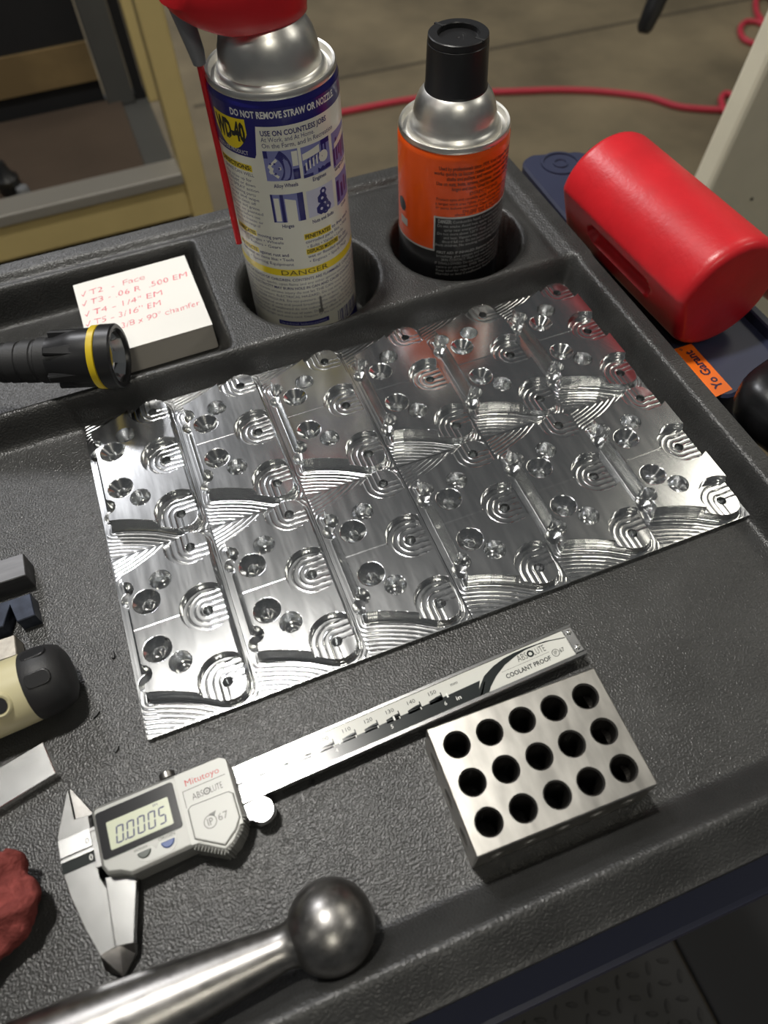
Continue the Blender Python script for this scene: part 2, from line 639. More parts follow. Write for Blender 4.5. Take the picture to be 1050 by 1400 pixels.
def poly_sdf(X, Y, pts):
    d = np.full(X.shape, 1e9)
    inside = np.zeros(X.shape, bool)
    n = len(pts)
    for i in range(n):
        ax, ay = pts[i]
        bx, by = pts[(i + 1) % n]
        ex, ey = bx - ax, by - ay
        t = np.clip(((X - ax) * ex + (Y - ay) * ey) / (ex * ex + ey * ey), 0, 1)
        d = np.minimum(d, np.hypot(X - ax - t * ex, Y - ay - t * ey))
        cond = ((ay > Y) != (by > Y)) & (X < ex * (Y - ay) / (ey if abs(ey) > 1e-9 else 1e-9) + ax)
        inside ^= cond
    return np.where(inside, d, -d)


def scallop(t, p):
    """ball cutter passes: shallow valleys with a narrow raised crest between them"""
    u = np.abs((t / p) % 1.0 - 0.5) * p
    w = 0.5 * p - u                       # distance from the crest
    return 0.22 * (2 * u / p) ** 2 + 0.78 * np.clip(1 - w / 0.5, 0, 1) ** 1.5


d = poly_sdf(X, Y, poly)
e = np.maximum(0, -d)
rf = 1.6
Z = ZF + np.where(e < rf, rf - np.sqrt(np.maximum(0, rf * rf - (rf - np.minimum(e, rf)) ** 2)), 0)
zone = np.maximum(sstep(22, 15, Y), sstep(PD - 22, PD - 15, Y))
ang = 0.35 * np.sin(0.25 * X + 0.1 * Y)
Z += (0.17 * zone + 0.02) * scallop(e + 0.25 * ang, 2.15) * sstep(0.8, 1.6, e) * sstep(0.0, 1.2, np.minimum.reduce([X, PW - X, Y, PD - Y]))
top = ZT + np.where(Y > C, 0.10, 0.0) - 0.0028 * np.abs(Y - C) + 0.0012 * np.sin(np.hypot(X - 80, Y - C) * 2.2)
# left flank leans outwards a little, so that it catches the light between the edge holes
flank = (X < 12) & (np.abs(Y - C) < 17.5)
Z = np.where(flank, np.maximum(Z, ZF + (top - ZF) * np.clip((X - 3.3) / 2.6, 0, 1) ** 1.6), Z)
Z = Z + (top - Z) * np.clip((d + 0.12) / 0.42, 0, 1)
for cx, cy, sx, sy in ((40.2, C, 1, 0), (40.0, 10.6, 1, -1), (40.0, PD - 10.6, 1, 1)):
    rr = np.hypot(X - cx, Y - cy)
    ddx = np.maximum(0, cx - X)
    ddy = np.abs(Y - cy) if sy == 0 else (np.maximum(0, Y - cy) if sy < 0 else np.maximum(0, cy - Y))
    td = np.hypot(ddx, ddy)
    fl = ZP + 0.20 * scallop(12.5 - td + 0.12 * np.sin(X * .7), 3.05) - 0.1
    k = np.clip((12.5 - rr) / 0.42 + 0.3, 0, 1) * np.clip((d + 0.25) / 0.42, 0, 1)
    Z = np.where(k > 0, Z + (np.minimum(fl, Z) - Z) * k, Z)
    k2 = np.clip((2.35 - rr) / 0.4, 0, 1)
    Z = Z + (0.6 - Z) * k2
for cx, cy in ((14.3, C - 13.0), (14.3, C + 13.0)):
    rr = np.hypot(X - cx, Y - cy)
    cone = ZT - (6.6 - rr) * 1.1
    cone = np.where(rr < 2.9, ZT - 7.6 + 0.55 * (rr - 2.9), cone)
    Z = np.where(rr < 6.6, np.minimum(Z, cone), Z)
for cx, cy in ((22.9, C - 22.9), (22.9, C + 22.3)):
    rr = np.hypot(X - cx, Y - cy)
    k = np.clip((5.25 - rr) / 0.42, 0, 1)
    Z = Z + (np.minimum(Z, ZT - 8.6 + 0.55 * (rr - 5) + 0.1 * scallop(rr, 1.6)) - Z) * k
for cx, cy in ((5.3, C - 22.8), (5.3, C + 22.8)):
    rr = np.hypot(X - cx, Y - cy)
    k = np.clip((4.5 - rr) / 0.42, 0, 1)
    Z = Z + (np.minimum(Z, ZF - 0.2 + 0.35 * (rr - 4)) - Z) * k
v, q = height_solid(px, py, Z, 0.0)
plate0 = np_mesh('machined_plate', v, q, M_ALU, None, True, 32)
row_word = {1: 'back', 0: 'front'}
where = {
    (0, 0): 'milled aluminium plate at the front left corner of the sheet, beside the beige handle',
    (1, 0): 'milled aluminium plate, second from left in the front row, above the caliper display',
    (2, 0): 'milled aluminium plate, third from left in the front row',
    (3, 0): 'milled aluminium plate, fourth from left in the front row, above the caliper scale numbers',
    (4, 0): 'milled aluminium plate, fifth from left in the front row, behind the caliper beam end',
    (5, 0): 'milled aluminium plate at the front right corner of the sheet, against the tray rim',
    (0, 1): 'milled aluminium plate at the back left corner of the sheet, below the flashlight head',
    (1, 1): 'milled aluminium plate, second from left in the back row, below the white note pad',
    (2, 1): 'milled aluminium plate, third from left in the back row, below the blue spray can',
    (3, 1): 'milled aluminium plate, fourth from left in the back row, between the two spray cans',
    (4, 1): 'milled aluminium plate, fifth from left in the back row, below the orange spray can',
    (5, 1): 'milled aluminium plate at the back right corner of the sheet, nearest the red mallet',
}
for (i, j), lab in where.items():
    o = plate0 if (i, j) == (0, 0) else plate0.copy()
    if o is not plate0:
        COL.objects.link(o)
    o.location = ((i * 51.98 + rnd.uniform(-.08, .08)) * S, (j * 97.6 + rnd.uniform(-.12, .12)) * S, 0.00005)
    o.rotation_euler = (0, 0, rnd.uniform(-0.0015, 0.0015))
    tag(o, lab, 'plate', 'milled aluminium plates laid out in two rows')

# ------------------------------------------------------------------ 1-2-3 block
bd = MB().box(0, 76.2, 0, 50.8, 0, 25.4)
blk = mesh_obj('setup_block', bd.v, bd.f, M_STEEL, None, None, bevel=0.5, seg=1)
cut = MB()


def cyl_axis(mb, c, r, l, axis, n=28, cham=0.7):
    m2 = MB().lathe([(r + cham, -1), (r + cham, 0), (r, cham), (r, l - cham), (r + cham, l), (r + cham, l + 1)], n)
    for p in range(len(m2.v)):
        x, y, z = m2.v[p]
        m2.v[p] = {'z': (c[0] + x, c[1] + y, c[2] + z), 'x': (c[0] + z, c[1] + x, c[2] + y), 'y': (c[0] + x, c[1] + z, c[2] + y)}[axis]
    mb.add(m2.v, m2.f)


cut2 = MB()
for hx in (9.4, 23.7, 38.1, 52.4, 66.8):
    for hy in (9.9, 25.4, 40.9):
        cyl_axis(cut, (hx, hy, 0), 4.9, 25.4, 'z')
for hy in (9.9, 25.4, 40.9):
    cyl_axis(cut2, (0, hy, 12.7), 3.4, 9, 'x', 20)
    cyl_axis(cut2, (67.2, hy, 12.7), 3.4, 9, 'x', 20)
for hx in (9.4, 23.7, 38.1, 52.4, 66.8):
    cyl_axis(cut2, (hx, 0, 12.7), 3.0, 6, 'y', 20)
for cm in (cut, cut2):
    co = mesh_obj('cutter', cm.v, cm.f, M_STEELD)
    md = blk.modifiers.new('holes', 'BOOLEAN')
    md.object = co
    md.operation = 'DIFFERENCE'
    md.solver = 'EXACT'
    md.use_self = True
    bpy.context.view_layer.update()
    dg = bpy.context.evaluated_depsgraph_get()
    me = bpy.data.meshes.new_from_object(blk.evaluated_get(dg))
    blk.modifiers.clear()
    blk.data = me
    bpy.data.objects.remove(co, do_unlink=True)
blk.data.name = 'setup_block'
blk.data.materials.clear()
blk.data.materials.append(M_STEEL)
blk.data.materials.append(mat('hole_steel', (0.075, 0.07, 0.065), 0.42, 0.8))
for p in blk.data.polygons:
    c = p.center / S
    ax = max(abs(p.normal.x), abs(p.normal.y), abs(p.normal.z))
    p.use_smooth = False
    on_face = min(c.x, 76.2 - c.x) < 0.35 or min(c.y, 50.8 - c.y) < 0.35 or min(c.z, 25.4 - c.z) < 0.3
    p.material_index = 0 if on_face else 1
blk.location = (110.4 * S, -97.8 * S, 0)
blk.rotation_euler = (0, 0, -0.0238)
tag(blk, 'ground steel setup block drilled with fifteen round holes at the front of the tray', 'metal block')

# ------------------------------------------------------------------ digital caliper
cal = thing('digital_caliper', 'silver digital caliper lying closed, its display reading 0.0005', 'caliper', (194.5, -37.9, 0), (0, 0, math.radians(2.0)))
beam = MB()
beam.box(-222, 0.7, 0.6, 16.4, 4.6, 8.4)
beam.build('beam', M_BLADE, cal, bevel=0.25, seg=1)
bo = [o for o in cal.children if o.name.startswith('beam')][0]
for y0, y1 in ((0.6, 2.3), (14.9, 16.4)):
    MB().box(-222, 0.7, y0, y1, 8.4, 9.0).build('beam_rail', M_BLADE, bo, bevel=0.15, seg=1)
zt = 8.75
pl = lambda z: (lambda x, y: (x, y, z))
MB().box(-161, -4.6, 2.35, 14.85, 8.35, 8.7).build('scale_strip', M_SCALEW, bo)
T = Text(pl(zt))
T.poly([(-160, 2.4), (-53.6, 2.4), (-49.6, 8.7), (-64, 8.4), (-65.6, 8.4)] + [(-160, 7.4)])
for k in range(0, 10):
    x = -68.0 - 10.16 * k
    T.rect(x - 6.4, x - 0.2, 7.3, 9.0)
    T.poly([(x - 6.4, 9.0), (x - 0.2, 8.2), (x - 0.2, 9.7), (x - 2.2, 9.7)])
    T.rect(x - 0.35, x + 0.15, 8.2, 10.8)
T.build('inch_band', M_SCALEK, bo)
T = Text(pl(zt + .06))
for k in range(0, 10):
    T.line(str(150 - 10 * k), -71.4 - 10.13 * k, 11.2, 1.7, 3.6, align='C')
T.line('mm', -60.8, 11.4, 1.5, 3.4, align='C')
T.line('ABS', -29.8, 9.3, 3.1, 5.0, bold=-0.01)
T.line('LUTE', -21.6, 9.3, 3.1, 5.9, bold=-0.01)
T.ring(-23.1, 10.8, 0.85, 1.65)
T.line('COOLANT PROOF', -38.2, 4.5, 2.0, 22.6, bold=0.02)
T.rect(-39, -15, 8.1, 8.22)
T.ring(-12.4, 6.6, 1.55, 1.8)
T.line('IP', -12.4, 5.8, 1.7, 1.5, align='C')
T.line('67', -10.3, 5.8, 1.9, 2.3)
# swoosh
sw = [(-4.8, 11.2), (-12, 12.7), (-18, 13.35), (-24.3, 13.3), (-30, 12.4), (-36, 10.7), (-42, 7.6), (-46.5, 4.2), (-48.2, 2.4)]
sw2 = [(-54.0, 2.4), (-51.5, 5.6), (-47.0, 9.8), (-41, 12.3), (-35, 13.7), (-30, 14.1), (-24, 14.1), (-14, 13.5), (-4.8, 11.6)]
T.mb.add([T.fn(*p) for p in sw] + [T.fn(*p) for p in sw2[::-1]], [(i, i + 1, 10 + i, 9 + i) for i in range(8)])
T.build('scale_print', M_SCALEK, bo)
T = Text(pl(zt + .06))
for k in range(0, 4):
    T.line(str(6 - k), -68.0 - 25.4 * k, 4.6, 1.7, align='C')
    T.rect(-66.2 - 25.4 * k, -65.4 - 25.4 * k, 7.4, 9.4)
T.line('in', -61.7, 4.6, 1.8, 2.3, align='C', bold=0.01)
T.poly([(-52.6, 2.4), (-51.6, 2.4), (-47.8, 7.0), (-48.2, 7.4)])
for k in range(1, 9):
    T.rect(-65.7 - 10.16 * k - 3, -65.7 - 10.16 * k - 2.6, 7.2, 8.3)
T.build('scale_print_white', M_INKW, bo)
ep = MB().box(-4.5, -0.1, 2.5, 14.8, 8.3, 9.4).build('end_plate', M_BRIGHT, bo, bevel=0.2, seg=1)
for y in (4.9, 12.6):
    MB().lathe([(1.25, 9.3), (1.25, 9.7), (0.8, 10.1)], 20, (-2.3, y)).build('rivet', M_BLADE, bo, smooth=50)

outline = [(-218.3, -1.5), (-216.8, -5), (-212, -6.4), (-208, -8.9), (-184, -8.6), (-181.6, -9.4), (-172.4, -15.6), (-168, -13.8), (-164, -9.8), (-161.8, -4.5), (-161.8, 16.8), (-162.8, 19.6), (-165.4, 21.2), (-216.2, 21.6), (-217.8, 21.0), (-218.3, 19.5)]
hs = MB().prism(outline, 1.5, 14.8, chamfer=1.1).build('display_housing', M_HOUSE, cal, bevel=0.3)
ks = [(-182.4, -6.4), (-171.8, -13.4), (-166.0, -9.3), (-163.4, -5.5), (-163.3, 4.4), (-165, 6.0), (-180.6, 6.6), (-182.2, 5.4)]
MB().prism(ks, 14.5, 15.7, chamfer=0.5).build('battery_cover', M_HOUSE2, hs, bevel=0.2)
MB().prism([(-184.0, -8), (-163, -8), (-162.6, 18.8), (-165, 20.4), (-184.0, 20.6)], 14.6, 14.95).build('upper_panel', M_HOUSE2, hs)
ribs = MB()
edge = [(-183.6, -8.9), (-172.4, -16.0), (-165.0, -10.6), (-161.6, -5.0)]
for (ax, ay), (bx, by), n in ((edge[0], edge[1], 10), (edge[1], edge[2], 7), (edge[2], edge[3], 5)):
    ux, uy = (bx - ax), (by - ay)
    L = math.hypot(ux, uy)
    ux, uy = ux / L, uy / L
    for k in range(n):
        t = (k + 0.5) / n
        cx, cy = ax + (bx - ax) * t, ay + (by - ay) * t
        w = 0.33
        nx, ny = uy, -ux
        ribs.prism([(cx - ux * w - nx * 1.6, cy - uy * w - ny * 1.6), (cx + ux * w - nx * 1.6, cy + uy * w - ny * 1.6), (cx + ux * w + nx * .7, cy + uy * w + ny * .7), (cx - ux * w + nx * .7, cy - uy * w + ny * .7)][::-1], 3, 14.6, chamfer=0.3)
ribs.build('grip_ribs', M_HOUSE, hs)
rb = lambda x0, x1, y0, y1, r: [(cx + r * math.cos(math.radians(a)), cy + r * math.sin(math.radians(a))) for cx, cy, a0 in ((x1 - r, y0 + r, -90), (x1 - r, y1 - r, 0), (x0 + r, y1 - r, 90), (x0 + r, y0 + r, 180)) for a in (a0, a0 + 30, a0 + 60, a0 + 90)]
bz = MB().prism(rb(-216.9, -185.3, 0.2, 18.9, 1.2), 14.5, 15.15, chamfer=.15).build('display_bezel', mat('bezel_glass', (0.02, 0.02, 0.022), 0.16, coat=0.5), cal)
MB().prism(rb(-213.3, -188.4, 2.7, 13.7, 0.5), 15.1, 15.25).build('lcd', M_LCD, bz)
SEG = {'0': 'abcdef', '5': 'afgcd'}
T = Text(pl(15.32))


def seg7(ch, x, y, w, h, sl=0.16):
    t = 0.62
    g = 0.16
    q = {'a': (x, x + w, y + h - t, y + h), 'd': (x, x + w, y, y + t), 'g': (x, x + w, y + h / 2 - t / 2, y + h / 2 + t / 2)}
    for s_ in SEG[ch]:
        if s_ in q:
            x0, x1, y0, y1 = q[s_]
            p = [(x0 + t * .5 + g, (y0 + y1) / 2), (x0 + t + g, y0), (x1 - t - g, y0), (x1 - t * .5 - g, (y0 + y1) / 2), (x1 - t - g, y1), (x0 + t + g, y1)]
        else:
            x0 = x if s_ in 'fe' else x + w - t
            y0 = y + h / 2 if s_ in 'fb' else y
            y1 = y0 + h / 2
            p = [(x0 + t / 2, y0 + g), (x0 + t, y0 + t * .5 + g), (x0 + t, y1 - t * .5 - g), (x0 + t / 2, y1 - g), (x0, y1 - t * .5 - g), (x0, y0 + t * .5 + g)]
        T.poly([(a + (b - y) * sl, b) for a, b in p])


for i, ch in enumerate('00005'):
    seg7(ch, -211.0 + 4.25 * i, 4.1, 3.1, 6.8)
T.rect(-207.4, -206.8, 4.1, 4.8)
T.build('lcd_digits', M_DIGIT, bz)
T = Text(pl(15.32))
T.line('in', -194.6, 12.1, 1.3, 1.9)
T.build('lcd_unit', M_DIGIT, bz)
T = Text(pl(15.02))
T.line('Mitutoyo', -180.6, 14.6, 2.5, 14.2)
T.build('maker_name', M_REDLOGO, hs)
T = Text(pl(15.02))
T.line('ABS', -179.2, 8.2, 2.6, 4.6, bold=-0.01)
T.line('LUTE', -171.6, 8.2, 2.6, 4.9, bold=-0.01)
T.ring(-173.1, 9.5, 1.0, 1.4)
T.ring(-173.1, 9.5, 0.3, 0.5, 12)
T.rect(-182.2, -164.4, 12.9, 13.1)
T.rect(-182.4, -182.2, 6.2, 13.1)
T.build('housing_print', M_INKK, hs)
T = Text(pl(15.75))
T.ring(-174.8, -2.6, 2.3, 2.65)
T.line('IP', -174.8, -3.9, 2.7, 2.3, align='C', bold=0.01)
T.line('67', -171.6, -3.7, 2.7, 4.0, bold=0.0)
T.poly([(-174.8, 0.3), (-171.6, 0.7), (-172.8, -1.2)])
T.build('cover_print', mat('cover_ink', hexc(96, 96, 92), 0.4), hs)
T = Text(pl(14.86))
T.line('in/mm', -205.2, -1.5, 1.1, 5.0)
T.line('ORIGIN', -195.6, -1.3, 1.2, 6.6)
T.build('button_print', M_INKK, hs)
rec = [(-204.6, -2.0), (-203.8, -5.2), (-201.6, -6.8), (-191.5, -6.9), (-189.4, -5.2), (-188.6, -2.0), (-195.5, -1.9), (-197.0, -3.6), (-198.4, -1.9)]
MB().prism(rec, 14.5, 15.0).build('button_recess', M_HOUSE2, hs)
for bx, m_ in ((-201.6, M_BTNG), (-192.2, M_BTNB)):
    pts = [(bx - 2.7, -2.5)] + [(bx + 2.7 * math.cos(a), -2.5 + 2.7 * math.sin(a)) for a in [math.pi + math.pi * k / 8 for k in range(1, 8)]] + [(bx + 2.7, -2.5)]
    MB().prism(pts, 14.8, 15.6, chamfer=0.3).build('button', m_, hs, bevel=0.1)
# thumb roller and its bracket
MB().lathe([(4.9, 4.2), (5.2, 4.8), (5.2, 10.3), (4.8, 11.0), (0.01, 11.0)], 36, (-155.2, -5.0)).build('thumb_roller', M_BRIGHT, cal, smooth=40)
MB().prism([(-163, -6), (-158, -7.5), (-152, 1), (-158, 1.5), (-163, 2)], 4.4, 7.6, chamfer=.4).build('roller_bracket', M_BLADE, cal)
# locking screw
ls = MB().lathe([(1.4, 0), (1.4, 1.2), (3.1, 1.2), (3.2, 1.8), (3.2, 3.6), (2.8, 4.0)], 24).xform(lambda x, y, z: (-187.6 + x, 21.3 + z, 9.2 + y)).build('lock_screw', M_STEELD, cal, smooth=30)
# jaws
fj = [(-234.3, 3), (-233.0, -6), (-230.0, -18.4), (-226.3, -29.6), (-220.6, -29), (-219.6, -8), (-221.4, -3), (-221.4, 21.8), (-226.9, 22.6), (-227.4, 35.6), (-233.3, 21.3), (-234.4, 18.3)]
fixed = MB().prism(fj, 4.6, 8.2, chamfer=.2).build('fixed_jaw', M_BLADE, cal)
MB().box(-234.4, -221.6, 9.5, 16.6, 8.1, 9.0).build('beam_stub', M_BRIGHT, fixed, bevel=.15, seg=1)
MB().box(-234.4, -221.6, 7.6, 8.6, 8.1, 9.0).build('scale_edge', M_BRIGHT, fixed)
MB().box(-234.4, -221.6, 3.4, 7.6, 8.1, 8.5).build('vernier_band', M_SCALEK, fixed)
T = Text(pl(9.06))
T.line('0', -224.0, 11.0, 2.2)
T.build('zero_mark', M_INKK, fixed)
T = Text(pl(8.56))
T.line('0', -223.8, 4.4, 2.2, bold=.01)
T.build('zero_mark', M_INKW, fixed)
mj = [(-219.4, -4), (-220.4, -29), (-213.9, -30.3), (-208.4, -10), (-208.2, -7.5), (-211, -6)]
moving = MB().prism(mj, 4.9, 8.3, chamfer=.2).build('moving_jaw', M_BLADE, cal)
MB().prism([(-226.7, 22.7), (-221.0, 21.6), (-219.4, 22), (-226.2, 35.4), (-227.1, 35.6)], 4.9, 7.4, chamfer=.2).build('upper_jaw', M_STEELD, cal)
tip = MB()
tip.add([(-226.3, -29.5, 8.2), (-219.0, -29.1, 8.3), (-221.0, -39.0, 3.4), (-226.8, -34.4, 4.0), (-226.3, -29.5, 3.0), (-219.0, -29.1, 3.0), (-221.0, -39.0, 2.4), (-226.8, -34.4, 2.6)],
        [(0, 1, 2, 3), (7, 6, 5, 4), (0, 4, 5, 1), (1, 5, 6, 2), (2, 6, 7, 3), (3, 7, 4, 0)])
tip.build('jaw_tip', M_STEELD, fixed)
tip = MB()
tip.add([(-218.9, -29.1, 8.3), (-213.9, -30.3, 8.0), (-214.9, -33.4, 5.0), (-220.9, -39.0, 3.4), (-218.9, -29.1, 3.0), (-213.9, -30.3, 3.0), (-214.9, -33.4, 2.8), (-220.9, -39.0, 2.4)],
        [(0, 1, 2, 3), (7, 6, 5, 4), (0, 4, 5, 1), (1, 5, 6, 2), (2, 6, 7, 3), (3, 7, 4, 0)])
tip.build('jaw_tip', M_STEELD, moving)

# ------------------------------------------------------------------ spray cans


def cyl_map(r, c, cam=(70.476, -131.997)):
    ph = math.atan2(cam[1] - c[1], cam[0] - c[0])
    return lambda s, z: (r * math.cos(ph + s / 33.0 if r > 32.8 else ph + s / 32.6), r * math.sin(ph + s / 33.0 if r > 32.8 else ph + s / 32.6), z)


WB = -27.2
WC = (152.0, 249.5)
can = thing('spray_can', 'blue and white spray can with a red straw cap standing in the left cup holder', 'spray can', (WC[0], WC[1], WB))
dz = -WB


def lmap(r):
    f = cyl_map(r, WC)
    return lambda s, z: (lambda p: (p[0], p[1], p[2] + dz))(f(s, z))


body = MB().lathe([(29, 1.5), (31.6, 0), (33.2, 1.6), (32.6, 3), (33, 4.5), (33, 141 + dz), (32.6, 143.6 + dz), (31.7, 145.6 + dz)], 96, cap1=False).build('can_body', M_LABELW, can, smooth=40)
MB().lathe([(31.2, 144.6 + dz), (32.3, 145.2 + dz), (32.6, 146.8 + dz), (31.8, 148.2 + dz), (30.6, 147.8 + dz), (29.6, 143.4 + dz), (28.2, 142.6 + dz), (27.6, 146.0 + dz), (26.4, 148.0 + dz), (25.4, 148.6 + dz), (24.9, 152 + dz), (24.2, 157 + dz), (22.6, 162 + dz), (20, 166.4 + dz), (16, 170 + dz), (14, 176 + dz)], 96).build('can_dome', M_TIN, can, smooth=45)
T = Text(lmap(33.05))


def blue_low(s):
    if s < -14.3:
        return 117.0
    if s < -12.0:
        return 117.0 + (s + 14.3) / 2.3 * 16.2
    return 133.4


T.strip(-60, 60, blue_low, 142.0, 1.0)
T.build('blue_band', M_BLUE, body)
MB().lathe([(33.06, 139 + dz), (33.06, 141 + dz), (32.68, 143.65 + dz), (31.78, 145.65 + dz)], 96, cap0=False, cap1=False).build('blue_shoulder', M_BLUE, body, smooth=40)
T = Text(lmap(33.1))
T.line('DO NOT REMOVE STRAW OR NOZZLE.', -24.7, 137.4, 3.1, 58.0, bold=0.03)
T.line('MULTI-USE PRODUCT', -41, 118.0, 2.0, 22.5)
T.build('warning_line', M_INKW, body)
T = Text(lmap(33.1))


def sh_lo(s):
    t = (s + 28.2) / 10.9
    return 119.8 + 9.0 * abs(t) ** 2.4


T.strip(-39.0, -17.3, sh_lo, lambda s: 135.7 + 0.9 * abs((s + 28.2) / 10.9) ** 2 * 0.6, 0.7)
T.build('logo_shield', M_YEL, body)
T = Text(lmap(33.15))
T.line('WD-40', -37.8, 125.0, 8.6, 19.6, bold=0.055)
T.build('logo_lettering', M_INKK, body)
# blue print
T = Text(lmap(33.08))
T.line('USE ON COUNTLESS JOBS', -10.2, 128.9, 2.5, 35.6, bold=0.025)
T.line('At Work, and At Home.', -10.4, 125.9, 2.3, 27.5)
T.line('On the Farm, and In Recreation', -10.4, 122.8, 2.3, 40.0)
for s_, x, y, w in (('Alloy Wheels', -7.6, 101.6, 12.6), ('Engines', 13.2, 101.6, 8.6), ('Garage Doors', 28.8, 100.0, 12.5), ('Hinges', -6.6, 78.0, 6.4), ('Nuts and Bolts', 10.2, 77.8, 14.2), ('Locks', 32, 77.5, 6)):
    T.line(s_, x, y, 2.1, w, bold=0.015)
T.line('SHAKE CAN WELL', -38.6, 106.4, 1.8, 21)
for k, s_ in enumerate(('Flip straw up for', 'STREAM or down', 'for SPRAY action', 'On moving parts', 'spray and wipe', 'Use to clean off', 'grease and grime', 'Test on painted', 'surface before use', 'Do not freeze or', 'leave in sun range of')):
    T.line(s_, -38.6, 103.2 - 2.7 * k, 1.7, 19.0 + (k * 37 % 5) * .8, bold=-0.005)
T.line('moving parts', -22.4, 70.6, 2.0, 15.0, bold=.01)
T.line('like: • Hinges • Wheels', -37, 67.6, 1.8, 29.5)
T.line('• Rollers • Gears', -31, 64.6, 1.8, 21.5)
T.line('against rust and', -23.4, 59.4, 2.0, 17.8, bold=.012)
T.line('corrosion on items like: • Tools', -38.5, 56.4, 1.9, 35.2, bold=.006)
T.line('• Sporting Equipment', -32, 53.2, 1.9, 28.4)
T.line('to free stuck', 22.0, 69.7, 2.0, 17, bold=.012)
T.line('corroded parts like: • Nuts', 4.8, 66.6, 1.9, 32, bold=.006)
T.line('• Bolts • Valves • Locks', 5.4, 63.4, 1.9, 26)
T.line('to dry', 26.6, 60.0, 2.0, 8, bold=.012)
T.line('wet or flooded equipment', 5.0, 57.0, 1.9, 32, bold=.006)
T.line('• Engines • Spark Plugs', 5.6, 53.8, 1.9, 28)
T.build('label_print', M_INKB, body)
for x0, x1, y0, y1, word, tx, ty, th, tw, bold in (
        (-41.0, -18.0, 109.0, 112.6, 'DIRECTIONS:', -40.2, 109.8, 2.2, 21.6, .03),
        (-39.5, -23.2, 69.9, 73.4, 'LUBRICATES', -39.0, 70.7, 2.0, 15.2, .03),
        (-40.5, -24.0, 58.8, 62.2, 'PROTECTS', -39.8, 59.5, 2.0, 14.8, .03),
        (4.4, 21.4, 68.9, 72.6, 'PENETRATES', 5.0, 69.7, 2.2, 15.8, .03),
        (4.5, 26.2, 59.3, 62.9, 'DISPLACES MOISTURE', 5.0, 60.1, 2.2, 20.6, .03),
        (-56, 56, 46.0, 50.6, 'DANGER', -11.6, 46.7, 3.2, 28.0, -.005)):
    T = Text(lmap(33.05))
    T.strip(x0, x1, y0, y1)
    T.build('yellow_bar', M_YEL, body)
    T = Text(lmap(33.1))
    T.line(word, tx, ty, th, tw, bold=bold)
    T.build('bar_lettering', M_INKK, body)
T = Text(lmap(33.08))
para = ['KEEP OUT OF REACH OF CHILDREN. CONTENTS ARE FLAMMABLE. CONTENTS UNDER',
        'Keep away from heat, sparks, open flame and any other ignition source. Do not use near',
        'electric wires. ELECTRICITY MAY BURN HOLE IN CAN AND CAUSE CONTENTS TO BURST',
        'into flames. To prevent serious injury do not let THE CAN touch battery terminals or',
        'electrical parts on motors. ELECTRICAL HAZARD. Do not store above normal heat or',
        'CONTENTS UNDER PRESSURE. Do not puncture, crush or burn the can even when empty',
        'Use in a well ventilated area and avoid breathing the vapour. Wash hands after use',
        'with soap and water. If swallowed do not induce vomiting, call a doctor at once and',
        'show the label. Keep off skin and out of eyes. Delayed effects from long exposure may',
        'be harmful. Hold upright and store cool. Dispose of the can with care, as local rules say.']
for k, s_ in enumerate(para):
    T.line(s_, -47, 42.4 - 3.05 * k, 1.75, 96, bold=(0.012 if k in (0, 2) else -0.008))
T.build('danger_paragraph', M_INKB, body)
T = Text(lmap(33.06))
T.strip(-19.0, 13.2, 8.6, 12.0)
for k in range(14):
    T.strip(20 + 1.5 * k, 20.5 + 1.5 * k + (k * 7 % 3) * .25, 2.0, 12.0)
T.strip(-60, 60, -22.0, 1.0, 2)
T.build('blue_footer', M_BLUE, body)
T = Text(lmap(33.1))
T.line('Use as directed. Satisfaction guaranteed.', -17.6, 9.4, 1.7, 29.4)
T.build('footer_lettering', M_INKL, body)
T = Text(lmap(33.12))
T.strip(7.2, 10.2, lambda s: 15.5 + 1.6 * abs(math.sin(2.1 * s)), lambda s: 20.5 + 1.2 * math.sin(3 * s), 0.5)
T.strip(8.4, 9.8, lambda s: 20.0, lambda s: 29.5 - 2.0 * abs(s - 9.0), 0.4)
T.build('smudge', mat('smudge_grey', hexc(112, 110, 106), 0.6), body)
# small blue pictures: wheel, engine, door, hinge, nuts
pics = [(-10.6, 6.9, 105.3, 121.3), (8.5, 26.0, 104.6, 121.0), (28.2, 44.5, 102.0, 120.6), (-10.6, 6.8, 81.3, 97.7), (8.5, 25.8, 81.6, 97.2), (28.4, 44.5, 80.0, 96.5)]
T = Text(lmap(33.05))
for k, (a, b, c_, d_) in enumerate(pics):
    if k != 4:
        T.strip(a, b, c_, d_)
T.build('picture', M_INKM, body)
T = Text(lmap(33.09))
a, b, c_, d_ = pics[0]
T.ring(-9.0, 111.5, 7.6, 12.0, 20, -0.8, 0.98, lim=(105.3, 121.3))
T.strip(3.4, 6.9, 105.3, 111)
for k in range(5):
    T.ring(-7.6 + 2.1 * (k % 3), 114.6 - 2.6 * (k // 2), 0, 0.55, 8)
T.strip(-10.6, -8.4, 117.5, 121.3)
for k in range(7):
    x = 9.2 + 2.2 * k
    T.strip(x, x + 1.1, lambda s, k=k: 106.5 + 0.4 * (s - 8) + (k * 5 % 4), lambda s, k=k: 110.5 + 0.5 * (s - 8) + (k * 3 % 4) * .6)
T.strip(8.5, 14, 104.8, 106.4)
T.strip(20, 26.0, 118.4, 121.0)
T.strip(17, 25.8, lambda s: 105.2, lambda s: 105.8 + 2.2 * abs(math.sin(s)))
for k in range(6):
    T.strip(28.6 + 2.6 * k, 30.2 + 2.6 * k, 103 + (k * 7 % 5), 112 + (k * 5 % 7))
T.strip(-10.6, -9.4, 81.3, 97.7)
T.strip(-5.6, -3.8, 81.3, 97.7)
T.strip(3.6, 6.8, 81.3, 97.7)
